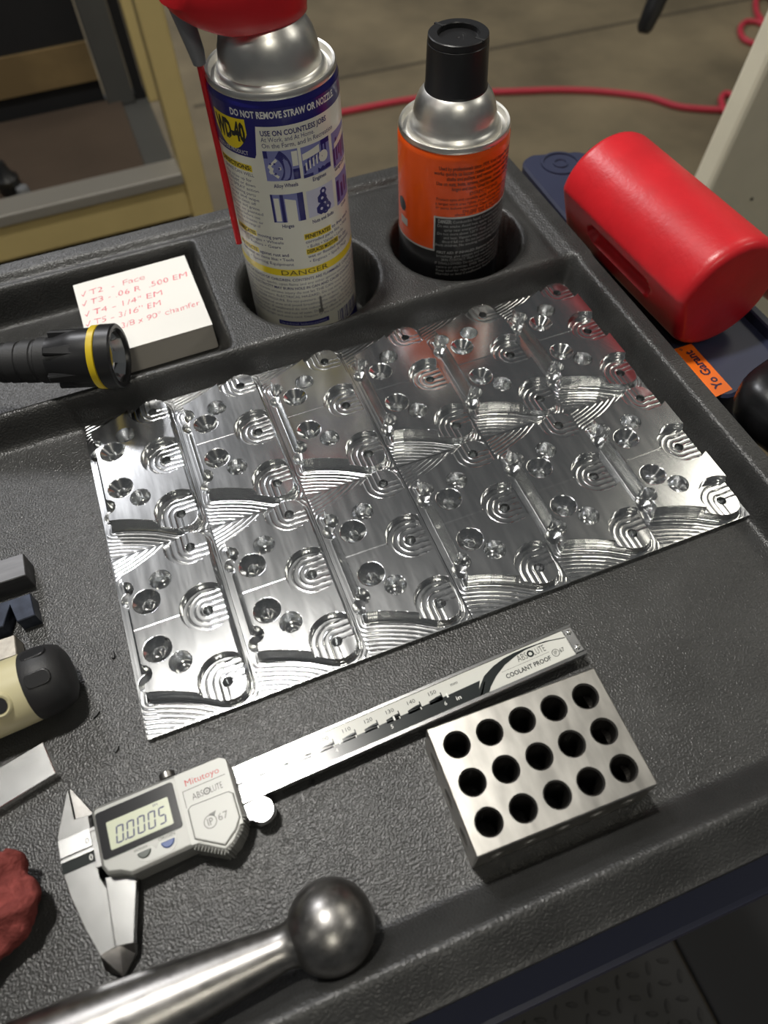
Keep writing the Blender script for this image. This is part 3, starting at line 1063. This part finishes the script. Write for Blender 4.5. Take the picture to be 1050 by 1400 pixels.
for x, y, r in ((18.6, 94.2, 2.2), (17.6, 90.4, 3.2), (18.8, 87.2, 2.9), (16.6, 84.6, 3.4), (20.6, 84.4, 2.7), (18.9, 82.9, 2.2)):
    T.ring(x, y, 0.9, r, 7)
for k in range(4):
    T.strip(29 + 4 * k, 31.4 + 4 * k, 82 + (k * 5 % 4), 94 - (k * 3 % 5))
T.build('picture_dark', M_BLUE, body)
T = Text(lmap(33.11))
T.ring(-9.6, 111.5, 1.2, 3.0, 14, -1.0, 1.2)
for k in range(3):
    a0 = -0.7 + 0.7 * k
    T.poly([(-9.8 + 2.5 * math.cos(a0 - .2), 112 + 2.5 * math.sin(a0 - .2)), (-9.8 + 7.4 * math.cos(a0 - .1), 112 + 7.4 * math.sin(a0 - .1)), (-9.8 + 7.4 * math.cos(a0 + .1), 112 + 7.4 * math.sin(a0 + .1)), (-9.8 + 2.5 * math.cos(a0 + .2), 112 + 2.5 * math.sin(a0 + .2))])
T.strip(3.6, 6.6, 112.5, 120.2)
T.strip(9, 19, lambda s: 114.2 + .15 * (s - 9), lambda s: 117.4 + .22 * (s - 9))
T.ring(21.2, 112.6, 0, 3.0, 14)
for k in range(5):
    T.strip(10.2 + 2.1 * k, 11.0 + 2.1 * k, 108.5 + k * .5, 112.6 + k * .7)
T.strip(30, 43, lambda s: 112 + .2 * (s - 30), lambda s: 114.5 + .3 * (s - 30))
T.strip(-9.0, -6.2, 82, 95.6)
T.strip(-3.2, 2.6, 81.3, lambda s: 95.2 - .25 * (s + 3))
for x, y in ((-7.6, 92), (-7.6, 87.6), (-7.6, 84), (-0.5, 92), (-0.2, 88), (0.2, 84)):
    pass
T.build('picture_light', M_LABELW, body)
T = Text(lmap(33.06))
T.strip(8.5, 25.8, 81.6, 97.2)
T.build('picture_pale', mat('ink_pale', hexc(196, 196, 214), .4), body)
# red cap, grey nozzle arm and straw
cap = MB()
lv = []
N = 48
levels = [(169.0, 30.5, 20.6, -11.0), (170.0, 31.6, 21.4, -11.0), (174, 32.4, 22.2, -11.4), (180, 32.8, 22.0, -12.0), (188, 31.0, 20.5, -12.5), (197, 25, 17.5, -11.0), (204, 15, 11, -8.0), (206, 6, 5, -6)]
for z, rx, ry, ox in levels:
    for k in range(N):
        a = 2 * math.pi * k / N
        x, y = rx * math.cos(a), ry * math.sin(a)
        lift = max(0.0, (-x - 6) / 30.0) ** 1.5 * 10 if z < 175 else 0
        lv.append((ox + x, y + 1.5 + 0.10 * (-x), z + dz + lift))
fs = [(i * N + k, i * N + (k + 1) % N, (i + 1) * N + (k + 1) % N, (i + 1) * N + k) for i in range(len(levels) - 1) for k in range(N)]
fs += [tuple(range(N))[::-1], tuple(range((len(levels) - 1) * N, len(levels) * N))]
cap.add(lv, fs).build('cap', M_REDP, can, smooth=50)
arm = MB()
arm.tube([(-38.5, 8.0, 186 + dz), (-36.5, 6.5, 176 + dz), (-35.0, 5.4, 166 + dz), (-33.6, 4.6, 157 + dz), (-33.3, 4.4, 151.5 + dz)], [5.4, 5.0, 4.4, 3.9, 3.2], 12)
arm.build('nozzle_arm', M_GREYP, can, smooth=40)
MB().tube([(-33.3, 4.4, 153 + dz), (-34.0, 0, 110 + dz), (-35.6, -9.5, 61 + dz)], 1.75, 12).build('straw', M_REDP, can, smooth=40)

# orange can
KC = (252.5, 248.0)
kan = thing('spray_can', 'orange and black spray can with a black cap standing in the right cup holder', 'spray can', (KC[0], KC[1], WB))


def kmap(r):
    f = cyl_map(r, KC)
    return lambda s, z: (lambda p: (p[0], p[1], p[2] + dz))(f(s, z))


kb = MB().lathe([(28.6, 1.5), (31.2, 0), (32.7, 1.5), (32.1, 3), (32.6, 4.2), (32.6, 91.6 + dz), (32.2, 94 + dz), (31.4, 95.6 + dz)], 96, cap1=False).build('can_body', M_ORANGE, kan, smooth=40)
MB().lathe([(30.9, 94.6 + dz), (31.8, 95.2 + dz), (32.1, 96.6 + dz), (31.4, 98.2 + dz), (30.2, 97.8 + dz), (29.2, 93.6 + dz), (27.6, 93.0 + dz), (26.8, 96.4 + dz), (25.2, 98.4 + dz), (24.2, 99.2 + dz), (23.7, 103 + dz), (22.6, 108 + dz), (20.6, 112.6 + dz), (18.0, 116 + dz), (15, 118 + dz)], 96).build('can_dome', M_TIN, kan, smooth=45)
T = Text(kmap(32.66))
T.strip(-8.7, 60, -23, 56.6)
T.strip(-60, -8.7, -23, 34.0)
T.build('black_panel', M_KBLACK, kb)
T = Text(kmap(32.69))
T.strip(-9.4, 60, 56.4, 57.6)
T.strip(-9.4, -8.4, 33.2, 57.6)
T.strip(-60, -8.4, 33.2, 34.4)
T.strip(-37.5, -29.5, 42.0, 47.0)
T.build('silver_lines', mat('ink_silver', hexc(186, 184, 178), .35, .3), kb)
T = Text(kmap(32.69))
T.ring(-35.6, 54.8, 0, 4.3, 20, kx=1.0)
T.build('badge', M_KBLACK, kb)
T = Text(kmap(32.70))
for s_, x, y, w in (('Used by professionals since 1939, Kroil Original Penetrant', -7.2, 86.6, 52), ('works quickly to loosen rusted nuts and bolts, free frozen', -10, 83.6, 55), ('shafts and pulleys, and remove frozen metal parts', -2.6, 80.6, 46),
                    ('Use on nuts, bolts, screws, machines, threads, chains, joints', -8.4, 77.4, 54), ('hinges and more. Great for maintenance and repair', 0.6, 74.4, 44)):
    T.line(s_, x, y, 2.2, w, bold=0.012)
T.line('DIRECTIONS', 11.2, 70.8, 2.0, 19.5)
for s_, x, y, w in (('Protect eyes and carefully apply, shake well before using', -8.2, 68.0, 54), ('a target work area lightly. Point opening away from face', -8.6, 65.2, 54), ('or parts before removing. Clean surface on the area', -8.5, 62.6, 52), ('Do not use it on hot surfaces', 7.6, 60.2, 36), ('above 120°F. Use in a ventilated area', 3.0, 58.3, 40)):
    T.line(s_, x, y, 1.7, w)
T.build('orange_panel_print', mat('ink_dark_brown', hexc(40, 22, 16), .4), kb)
T = Text(kmap(32.70))
T.line('DANGER:', -6.8, 53.3, 2.3, 8.2, bold=.035)
T.line('Combustible liquid. Contents under pressure.', 2.2, 53.4, 1.8, 42)
kp = ['Do not smoke. Avoid heat, sparks and flames. Do not', 'spray near energised circuits. Use with care and', 'Do not store above 120°F. Keep away from ignition', 'and heat. Vapours may travel along the floor. Do', 'discard full can. Do not puncture or burn can. Keep', 'from children. No smoking while using this product.', '', 'FIRST AID: IF INHALED: Remove to fresh air. If no', 'breathing, give oxygen and call a doctor at once.', 'SKIN CONTACT: Wash with soap and plenty of water.', 'IF SWALLOWED: Do not induce vomiting, call poison', 'centre or physician. EYES: Flush well with water', 'Keep label for reference and store cool and dry.', 'Harmful or fatal if swallowed. Read all warnings.']
ind = [0, 4, 0, 4, 3, -1, 0, 0, 0, 3, -1, 0, 0, 0]
for k, s_ in enumerate(kp):
    if s_:
        T.line(s_, -7.0 + ind[k], 50.6 - 2.65 * k, 1.75, 50 - ind[k], bold=(0.02 if k == 7 else 0.0))
T.build('black_panel_print', M_INKG, kb)
kc = MB()
kc.lathe([(17.3, 115.0 + dz), (17.4, 117.2 + dz), (17.0, 117.8 + dz), (16.3, 139.6 + dz), (16.0, 139.9 + dz), (16.2, 140.2 + dz), (15.9, 143.0 + dz), (15.4, 143.4 + dz), (11.2, 143.4 + dz), (10.9, 143.0 + dz), (10.9, 140.6 + dz), (0.9, 140.6 + dz), (0.5, 140.2 + dz)], 64)
co = kc.build('cap', M_BLACK, kan, smooth=35)
for a in (2.0, -1.05):
    c, s = math.cos(a), math.sin(a)
    m2 = MB().box(10.6, 16.4, -0.7, 0.7, 142.0 + dz, 143.5 + dz)
    m2.xform(lambda x, y, z: (x * c - y * s, x * s + y * c, z)).build('cap_notch', M_VOID, co)

# ------------------------------------------------------------------ red mallet
ma = 0.05
mal = thing('dead_blow_mallet', 'red cylindrical dead blow mallet head lying on the navy side holder', 'mallet', (365, 150, 0.6), (0, 0, ma))
prof = []
NS = 64
flat_a = math.radians(196)
R = 35.0


def mal_r(a, r):
    """round section with one flat facing the tray"""
    x, z = r * math.cos(a), r * math.sin(a)
    nx, nz = math.cos(flat_a), math.sin(flat_a)
    dd = x * nx + z * nz
    lim = r * 0.885
    if dd > lim:
        x -= nx * (dd - lim)
        z -= nz * (dd - lim)
    return x, z


rings = [(-34.0, 30.5), (-34.8, 30.5), (-33.6, 33.0), (-31.6, 34.6), (-29, R), (-10, R), (86, R), (89, 34.4), (90.8, 32.6), (91.4, 29.5)][1:]
n_long = 60
ts = [-34.8, -34.5, -33.4, -31.6, -29.0] + list(np.linspace(-27, 84, n_long)) + [86.5, 89, 90.6, 91.3]
vs, fs = [], []
for t in ts:
    if t < -29:
        k = (t + 34.8) / 5.8
        r = R - 5.2 * (1 - math.sqrt(max(0, 1 - (1 - k) ** 2)))
    elif t > 86.5:
        k = (91.3 - t) / 4.8
        r = R - 4.4 * (1 - math.sqrt(max(0, 1 - (1 - min(1, k)) ** 2)))
    else:
        r = R
    NA = 128
    for k in range(NA):
        a = 2 * math.pi * k / NA
        x, z = mal_r(a, r)
        # slot sunk into the flat
        u = -x * math.sin(flat_a) + z * math.cos(flat_a)
        dd = x * math.cos(flat_a) + z * math.sin(flat_a)
        if dd > 0.6 * R:
            cx = min(max(t, 2.0), 54.0)
            e_ = 7.0 - math.hypot(t - cx, u + 2.0)
            dep = 4.6 * min(1, max(0, e_ / 1.3))
            x -= dep * math.cos(flat_a)
            z -= dep * math.sin(flat_a)
        vs.append((x, t, R + z))
NA = 128
for i in range(len(ts) - 1):
    for k in range(NA):
        l = (k + 1) % NA
        fs.append((i * NA + k, i * NA + l, (i + 1) * NA + l, (i + 1) * NA + k))
fs += [tuple(range(NA)), tuple(range((len(ts) - 1) * NA, len(ts) * NA))[::-1]]
MB().add(vs, fs).build('head', M_RED, mal, smooth=40)
MB().tube([(24, 30, 34), (46, 30, 20), (110, 30, -30), (160, 30, -70)], [14, 13, 13, 14], 20).build('handle', M_RED, mal, smooth=40)

# black grip beside the sticker
gp = MB()
vs, fs = [], []
nu, nv_ = 36, 18
for i in range(nv_ + 1):
    ph = -math.pi / 2 + math.pi * i / nv_
    for k in range(nu):
        a = 2 * math.pi * k / nu
        f = lambda c_: math.copysign(abs(c_) ** 0.62, c_)
        vs.append((34 * f(math.cos(ph)) * f(math.cos(a)), 39 * f(math.cos(ph)) * f(math.sin(a)), 19 * f(math.sin(ph))))
for i in range(nv_):
    for k in range(nu):
        l = (k + 1) % nu
        fs.append((i * nu + k, i * nu + l, (i + 1) * nu + l, (i + 1) * nu + k))
gp.add(vs, fs)
gth = thing('power_tool', 'black rounded plastic tool body at the right edge beside the orange sticker', 'tool', (372, 34, 0.5), (0, 0, 0.25))
gp.xform(lambda x, y, z: (x, y, z + 19)).build('casing', mat('gloss_black', (0.010, 0.010, 0.011), 0.3, var=0.5, vscale=60, bump=.15, bscale=300), gth, smooth=60)
MB().tube([(-28, 22, 27), (-24, 8, 32), (-26, -10, 30)], 0.7, 8).build('seam_line', M_GREYP, gth, smooth=40)

# ------------------------------------------------------------------ note pad
pd = thing('note_pad', 'thick white square note pad with red handwritten tool list in the tray compartment', 'note pad', (51.2, 271.4, -4.9), (0, 0, math.radians(2.0 - 0.9)))
hw, hh = 36.9, 36.6
MB().box(-hw, hw, -hh, hh, 0, 18.6).build('paper_stack', M_PAPERE, pd, bevel=0.3, seg=1)
sk = 0.035
top_sheet = MB().box(-hw - .1, hw + .1, -hh - .1, hh + .1, 18.6, 18.95).build('top_sheet', M_PAPER, pd)
T = Text(lambda x, y: (x, y, 19.05))
for k, (x, s_, w) in enumerate(((-33, 'T2  -  Face', 36), (-34, 'T3 - .06 R  .500 EM', 63), (-34, 'T4 - 1/4" EM', 44), (-35, 'T5 - 3/16" EM', 42), (-34, 'T6 - 3/8 x 90° chamfer', 64))):
    y = 22.5 - 10.0 * k + (0.5 if k % 2 else 0)
    T.line(s_, x + 4.5, y, 5.0, w, bold=-0.012, slant=0.15, jitter=0.045, res=3, rot=0.02)
    if k < 4:
        T.mb.add([T.fn(*p) for p in ((x - .5, y + 2.2), (x + .6, y - .2), (x + 3.0, y + 5.0), (x + 2.5, y + 5.0), (x + .6, y + 1.0), (x - .1, y + 2.4))], [(0, 1, 4, 5), (1, 2, 3, 4)])
T.build('handwriting', M_REDINK, pd)

# ------------------------------------------------------------------ flashlight
fa = math.radians(-19.0)
fl = thing('flashlight', 'black flashlight with a yellow ring resting on the tray compartment edge', 'flashlight', (31.0, 204.0, 37.4), (0, math.radians(-1.0), fa))


def along(prof, n=40):
    return MB().lathe(prof, n).xform(lambda x, y, z: (z, x, y))


along([(9.2, -150), (10.2, -149), (10.4, -80), (10.2, -64)]).build('tail_tube', M_RUBBER, fl, smooth=40)
along([(10.2, -64.2), (10.9, -63), (10.9, -60.5), (10.4, -59.8), (10.4, -58), (11.3, -57.4), (11.3, -51.5), (10.7, -51), (10.7, -49.6), (11.8, -49), (11.8, -43), (11.1, -42.4), (11.1, -41), (12.4, -40), (12.6, -34)]).build('grip_rings', M_RUBBER, fl, smooth=30)
along([(12.6, -34.2), (13.0, -30), (15.4, -22), (16.0, -18), (16.2, -9.2)]).build('head_body', M_BLACK, fl, smooth=35)
for k in range(6):
    a = 2 * math.pi * k / 6 + 0.5
    m2 = MB().prism([(-33, -2.0), (-17, -3.2), (-14, 0), (-17, 3.2), (-33, 2.0)], 12.4, 15.9, chamfer=.8)
    m2.xform(lambda x, y, z: (x, y * math.cos(a) - z * math.sin(a), y * math.sin(a) + z * math.cos(a))).build('head_facet', M_BLACK, fl)
along([(16.2, -9.4), (17.3, -9), (17.4, -5.6), (16.8, -5.2)]).build('yellow_ring', M_YRING, fl, smooth=35)
MB().lathe([(16.6, -5.4), (17.6, -4.6), (17.6, 2.6), (16.8, 3.4), (15.0, 3.4), (14.4, 2.4), (14.2, -1.0)], 40, cap0=False, cap1=False).xform(lambda x, y, z: (z, x, y)).build('bezel', M_BLACK, fl, smooth=35)
MB().lathe([(14.3, 1.2), (12.0, -4.5), (8.0, -10.0), (3.4, -13)], 12, cap0=False).xform(lambda x, y, z: (z, x, y)).build('reflector', M_CHROME, fl)
MB().lathe([(2.4, -12.9), (2.4, -9.5), (1.4, -8.4)], 16).xform(lambda x, y, z: (z, x, y)).build('bulb', M_YEL, fl, smooth=40)

# ------------------------------------------------------------------ blocks, handle, parallel at the left edge
o = MB().box(-95, -38.4, 99, 112.4, 0, 12).build('steel_blank', mat('blank_steel', (0.15, 0.15, 0.155), 0.45, 0.85, bump=.2, bscale=500, stretch=(.15, 1, 1), var=.2, vscale=150), None, bevel=.4, seg=1)
tag(o, 'dark brushed steel bar nearest the plates among the pieces at the left edge', 'metal bar')
vb = thing('v_block', 'small dark blue black steel block with a V notch at the left edge', 'metal block', (-66, 83.5, 0))
vpts = [(-29, -6.9), (13.4, -6.9), (17.6, 3.4), (19.8, -6.9), (28.4, -6.6), (27.4, 6.5), (-29, 6.2)]
MB().prism(vpts, 0, 9, chamfer=.4).build('block', mat('blued_steel', (0.042, 0.05, 0.072), 0.33, 0.6, var=.3, vscale=120), vb)
o = MB().box(-100, -47.4, 58.5, 69.6, 0, 10).build('steel_gauge_bar', mat('tan_steel', (0.42, 0.39, 0.34), 0.4, 0.9, var=.2, vscale=160), None, bevel=.4, seg=1)
tag(o, 'short tan steel bar between the notched block and the beige handle', 'metal bar')
hd = thing('deburring_handle', 'beige tool handle with a black rounded end cap at the left edge', 'tool handle', (-40, 37.2, 15.8), (0, 0, math.radians(4.5)))
hv = MB().lathe([(15.4, 0), (15.6, -10), (15.3, -60), (13, -62)], 48).xform(lambda x, y, z: (z, x, y)).build('handle_body', M_CREAM, hd, smooth=40)
MB().lathe([(15.2, -0.6), (15.7, 0.2), (15.7, 6), (15.0, 11), (13.2, 14.6), (10, 16.4), (5, 17.0)], 48).xform(lambda x, y, z: (z, x, y)).build('end_cap', M_RUBBER, hd, smooth=40)
for a in (math.radians(62), math.radians(112)):
    pts = []
    for cx, a0 in ((9.6, -90), (3.6, 90)):
        for k in range(7):
            aa = math.radians(a0 + 30 * k)
            pts.append((cx + 2.6 * math.cos(aa), 3.4 * math.sin(aa)))
    ca, sa = math.cos(a - math.pi / 2), math.sin(a - math.pi / 2)
    m2 = MB().prism(pts, 12.5, 15.75, chamfer=.35)
    m2.xform(lambda x, y, z, ca=ca, sa=sa: (x, y * ca - z * sa, y * sa + z * ca)).build('grip_pad', M_BLACK, hd, bevel=.2)
MB().lathe([(3.3, 0), (3.3, 0.5), (4.3, 0.9), (5.0, 0.4), (5.4, -0.6)], 28).xform(lambda x, y, z: (-10.5 + x, -9.6 + y * .86 + z * -.52, 12.3 + z * .86 + y * .62)).build('hole_rim', M_CREAM, hv, smooth=40)
MB().lathe([(3.3, 0.55), (3.3, 0.95), (0.01, 0.96)], 28).xform(lambda x, y, z: (-10.5 + x, -9.6 + y * .86 + z * -.52, 12.3 + z * .86 + y * .62)).build('hole', M_VOID, hv)
pa = MB().prism([(-112, -5.5), (-38.6, -0.8 + 0.3), (-42.2, 14.9), (-112, 5.0)], 0, 6, chamfer=.25)
pb = MB().box(-62, 0, -8.1, 8.1, 0, 6)
o = pb.build('parallel_bar', M_BRIGHT, None, bevel=.3, seg=1)
o.location = (-40.4 * S, 7.0 * S, 0)
o.rotation_euler = (0, 0, math.radians(13))
tag(o, 'bright ground steel parallel bar lying in front of the beige handle', 'metal bar')

# ------------------------------------------------------------------ red cloth
bm = bmesh.new()
bmesh.ops.create_icosphere(bm, subdivisions=6, radius=1.0)
for v_ in bm.verts:
    p = v_.co.copy()
    f = lambda c_, e_: math.copysign(abs(c_) ** e_, c_)
    x, y, z = f(p.x, .8) * 44, f(p.y, .8) * 23, max(-11.0, f(p.z, .8) * 11)
    n1 = noise.noise(Vector((x * .045, y * .085, z * .06)) + Vector((3, 1, 2)))
    n2 = noise.noise(Vector((x * .12, y * .2, z * .1)))
    n3 = noise.noise(Vector((x * .5, y * .5, z * .5)))
    fold = abs(math.sin(0.13 * y - 0.06 * x + 1.2 * n1))
    k = 1 + 0.10 * n1 + 0.05 * n2
    z2 = z * k + (5.5 * (1 - fold) + 3.0 * n2 + 1.0 * n3 if z > -6 else 0)
    v_.co = Vector((x * k, y * k + 0.6 * n3, max(z2 + 11.2, 0.2))) * S
me = bpy.data.meshes.new('shop_rag')
bm.to_mesh(me)
bm.free()
me.polygons.foreach_set('use_smooth', [True] * len(me.polygons))
me.materials.append(M_CLOTH)
o = bpy.data.objects.new('shop_rag', me)
COL.objects.link(o)
o.location = (-92 * S, -46 * S, 0.0)
o.rotation_euler = (0, 0, math.radians(3))
tag(o, 'crumpled dark red cloth rag at the lower left edge of the tray', 'rag')

# ------------------------------------------------------------------ ball-ended lever
bl = thing('ball_lever', 'dark steel tapered lever with a ball end lying at the front of the tray', 'lever', (52.6, -98.0, 16.3))
ax = Vector((-112.6, -2.2, 0.8)).normalized()
side = ax.cross(Vector((0, 0, 1))).normalized()
upv = side.cross(ax)
lm = lambda x, y, z: tuple(ax * z + side * x + upv * y)
bp = [(16.3 * math.sin(math.radians(a)), -16.3 * math.cos(math.radians(a))) for a in range(3, 150, 6)]
MB().lathe(bp, 64, cap1=False).xform(lm).build('ball', M_STEELD, bl, smooth=60)
MB().lathe([(9.6, 12.4), (8.6, 13.8), (7.9, 15.6), (7.6, 18), (7.7, 21), (9.2, 34), (11.8, 60), (14.2, 90), (15.6, 125), (15.6, 180), (14, 184)], 64, cap0=False).xform(lm).build('tapered_rod', M_STEELD, bl, smooth=60)

# ------------------------------------------------------------------ chips on the tray
for x, y, l, a, lab in ((-8, 47, 4, 1.5, 'thin dark chip beside the left edge of the front left plate'), (-20, 21, 4, 0.6, 'broad dark chip on the tray beside the black handle cap'),
                        (-14, 2, 3.2, 0.9, 'short dark chip on the tray above the caliper jaws'), (62, -43, 2.6, 1.2, 'tiny dark chip on the tray below the middle of the caliper beam'), (250, 2, 3, .5, 'tiny dark chip on the tray in front of the fifth plate')):
    o = MB().prism([(-l / 2, -.5), (0, -.8), (l / 2, -.4), (l / 2 - .6, .7), (-.4, .5), (-l / 2 + .4, .9)], 0.1, 0.9, chamfer=.2).build('metal_chip', M_CHIP)
    o.location = (x * S, y * S, 0.0003)
    o.rotation_euler = (0, 0, a)
    tag(o, lab, 'chip', 'dark chips on the tray floor')

# ------------------------------------------------------------------ background: machines, hose
YB = 900.0
mc = thing('machine_cabinet', 'beige framed machine with a dark open bay behind the cart at upper left', 'machine', (0, YB, FZ))
z0 = -FZ
post_x0, post_x1 = 140, 172
sill = -270
MB().box(post_x0, post_x1, 0, 60, 0, z0 + 260).build('corner_post', M_BEIGE, mc, bevel=4)
MB().box(-700, post_x0, 0, 55, z0 - 340, z0 + sill - 16).build('lower_beam', M_BEIGE, mc, bevel=4)
MB().box(-700, post_x0, -4, 40, z0 + sill - 16, z0 + sill).build('sill', M_SILL, mc, bevel=2)
MB().box(-700, post_x0 - 2, 45, 60, 0, z0 - 340).build('dark_gap_below', M_VOID, mc)  # matt black panel paints the dark gap under the beam
MB().box(-700, post_x0 - 1, 60, 330, z0 - 330, z0 - 300).build('bay_floor', M_DGREY, mc)
MB().box(-700, 96, 70, 296, z0 - 300, z0 - 292).build('brown_tray', M_BROWN, mc, bevel=2)
MB().box(120, 136, 290, 320, z0 - 300, z0 + 260).build('dark_gap_strip', M_VOID, mc)  # black strip painted in for the shaded gap beside the column
MB().box(74, 118, 280, 320, z0 - 300, z0 + 260).build('inner_column', M_DGREY, mc, bevel=3)
MB().box(138, 170, 270, 320, z0 - 300, z0 + 260).build('rear_post', M_BEIGE, mc, bevel=3)
MB().box(-700, 72, 300, 320, z0 - 262, z0 - 206).build('ochre_rail', M_WOOD, mc)
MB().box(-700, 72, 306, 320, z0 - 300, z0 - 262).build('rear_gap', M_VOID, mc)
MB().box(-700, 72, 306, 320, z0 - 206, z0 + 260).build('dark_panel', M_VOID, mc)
MB().lathe([(14, 0), (17, 6), (17, 22), (10, 30), (7, 44)], 24, (-96, 90)).xform(lambda x, y, z: (x, y, z + z0 - 292)).build('black_knob', M_BLACK, mc, smooth=40)
MB().lathe([(9, 0), (10, 4), (8, 12)], 24, (-80, 74)).xform(lambda x, y, z: (x, y, z + z0 - 292)).build('grey_cap', M_GREYP, mc, smooth=40)

rp = thing('machine_tool', 'cream painted machine cover standing at the right behind the red mallet', 'machine', (676, 450, FZ))
slope = 0.1233


def slx(z):
    return (z - 173 * 0) * slope


vs = []
for z in (0, z0 + 330):
    xo = 666 + ((z + FZ) + 173) * slope - 676
    for x, y in ((xo, 0), (xo + 700, 0), (xo + 700, 26), (xo - 4, 26)):
        vs.append((x, y, z))
MB().add(vs, [(3, 2, 1, 0), (4, 5, 6, 7), (0, 1, 5, 4), (1, 2, 6, 5), (2, 3, 7, 6), (3, 0, 4, 7)]).build('cover', M_CREAMP, rp, bevel=5)
for x, z in ((40, 690), (95, 655), (60, 560), (78, 600)):
    MB().lathe([(1.8, 0), (1.8, 1.2)], 12).xform(lambda a, b, c_, x=x, z=z: (x + a, -c_, z + b)).build('speck', M_CHIP, rp)

MB().tube([(x + 800 - 676, y + 800 - 450, z - 172 - FZ) for x, y, z in ((2, 0, 0), (4, 2, 5), (14, 6, 26), (44, 20, 85), (100, 40, 180), (160, -60, 240), (170, -322, 250))], [7, 11, 13, 14, 15, 15, 15], 16).build('black_lever', M_BLACK, rp, smooth=50)

hose_pts = []


def floor_pt(u, v):
    d_ = ROT @ Vector(((u - 525) / 1011.4, -(v - 700) / 1011.4, -1.0))
    c_ = Vector((70.476, -131.997, 323.528))
    t = (FZ + 8 - c_.z) / d_.z
    p = c_ + d_ * t
    return (p.x, p.y, FZ + 8)


def smooth_path(pts, n=8):
    pts = [Vector(p) for p in pts]
    out = []
    for i in range(len(pts) - 1):
        p0, p1, p2, p3 = pts[max(0, i - 1)], pts[i], pts[i + 1], pts[min(len(pts) - 1, i + 2)]
        for k in range(n):
            t = k / n
            out.append(0.5 * ((2 * p1) + (p2 - p0) * t + (2 * p0 - 5 * p1 + 4 * p2 - p3) * t * t + (-p0 + 3 * p1 - 3 * p2 + p3) * t ** 3))
    out.append(pts[-1])
    return out


path = [floor_pt(*p) for p in ((300, 190), (400, 168), (480, 151), (560, 136), (640, 127), (700, 125), (760, 123), (820, 125), (885, 133), (930, 146), (985, 150), (1003, 146), (1004, 133), (992, 128), (986, 136), (990, 150), (1002, 161), (1040, 175))]
hz = thing('air_hose', 'thin red air hose running across the concrete floor behind the cans', 'hose', (0, 0, FZ))
MB().tube([(p[0], p[1], p[2] - FZ) for p in smooth_path(path)], 8, 10).build('hose', M_HOSE, hz, smooth=60)
path = [floor_pt(*p) for p in ((1060, 66), (1040, 62), (1018, 54), (1012, 40), (1020, 30), (1036, 30), (1048, 36), (1040, 26), (1034, 14), (1036, -4), (1060, -20))]
hz2 = thing('air_hose', 'looped end of red air hose on the floor beside the dark red box', 'hose', (0, 0, FZ))
MB().tube([(p[0], p[1], p[2] - FZ) for p in smooth_path(path)], 8, 10).build('hose', M_HOSE, hz2, smooth=60)
bp_ = floor_pt(1122, 14)
o = MB().box(-90, 90, 0, 160, 0, 60).build('dark_red_box', M_DRED, None, bevel=5)
o.location = (bp_[0] * S, bp_[1] * S, FZ * S)
tag(o, 'dark red box on the floor at the top right corner', 'box')

bpy.data.objects.remove(_tmpo, do_unlink=True)
bpy.data.curves.remove(_tmp)
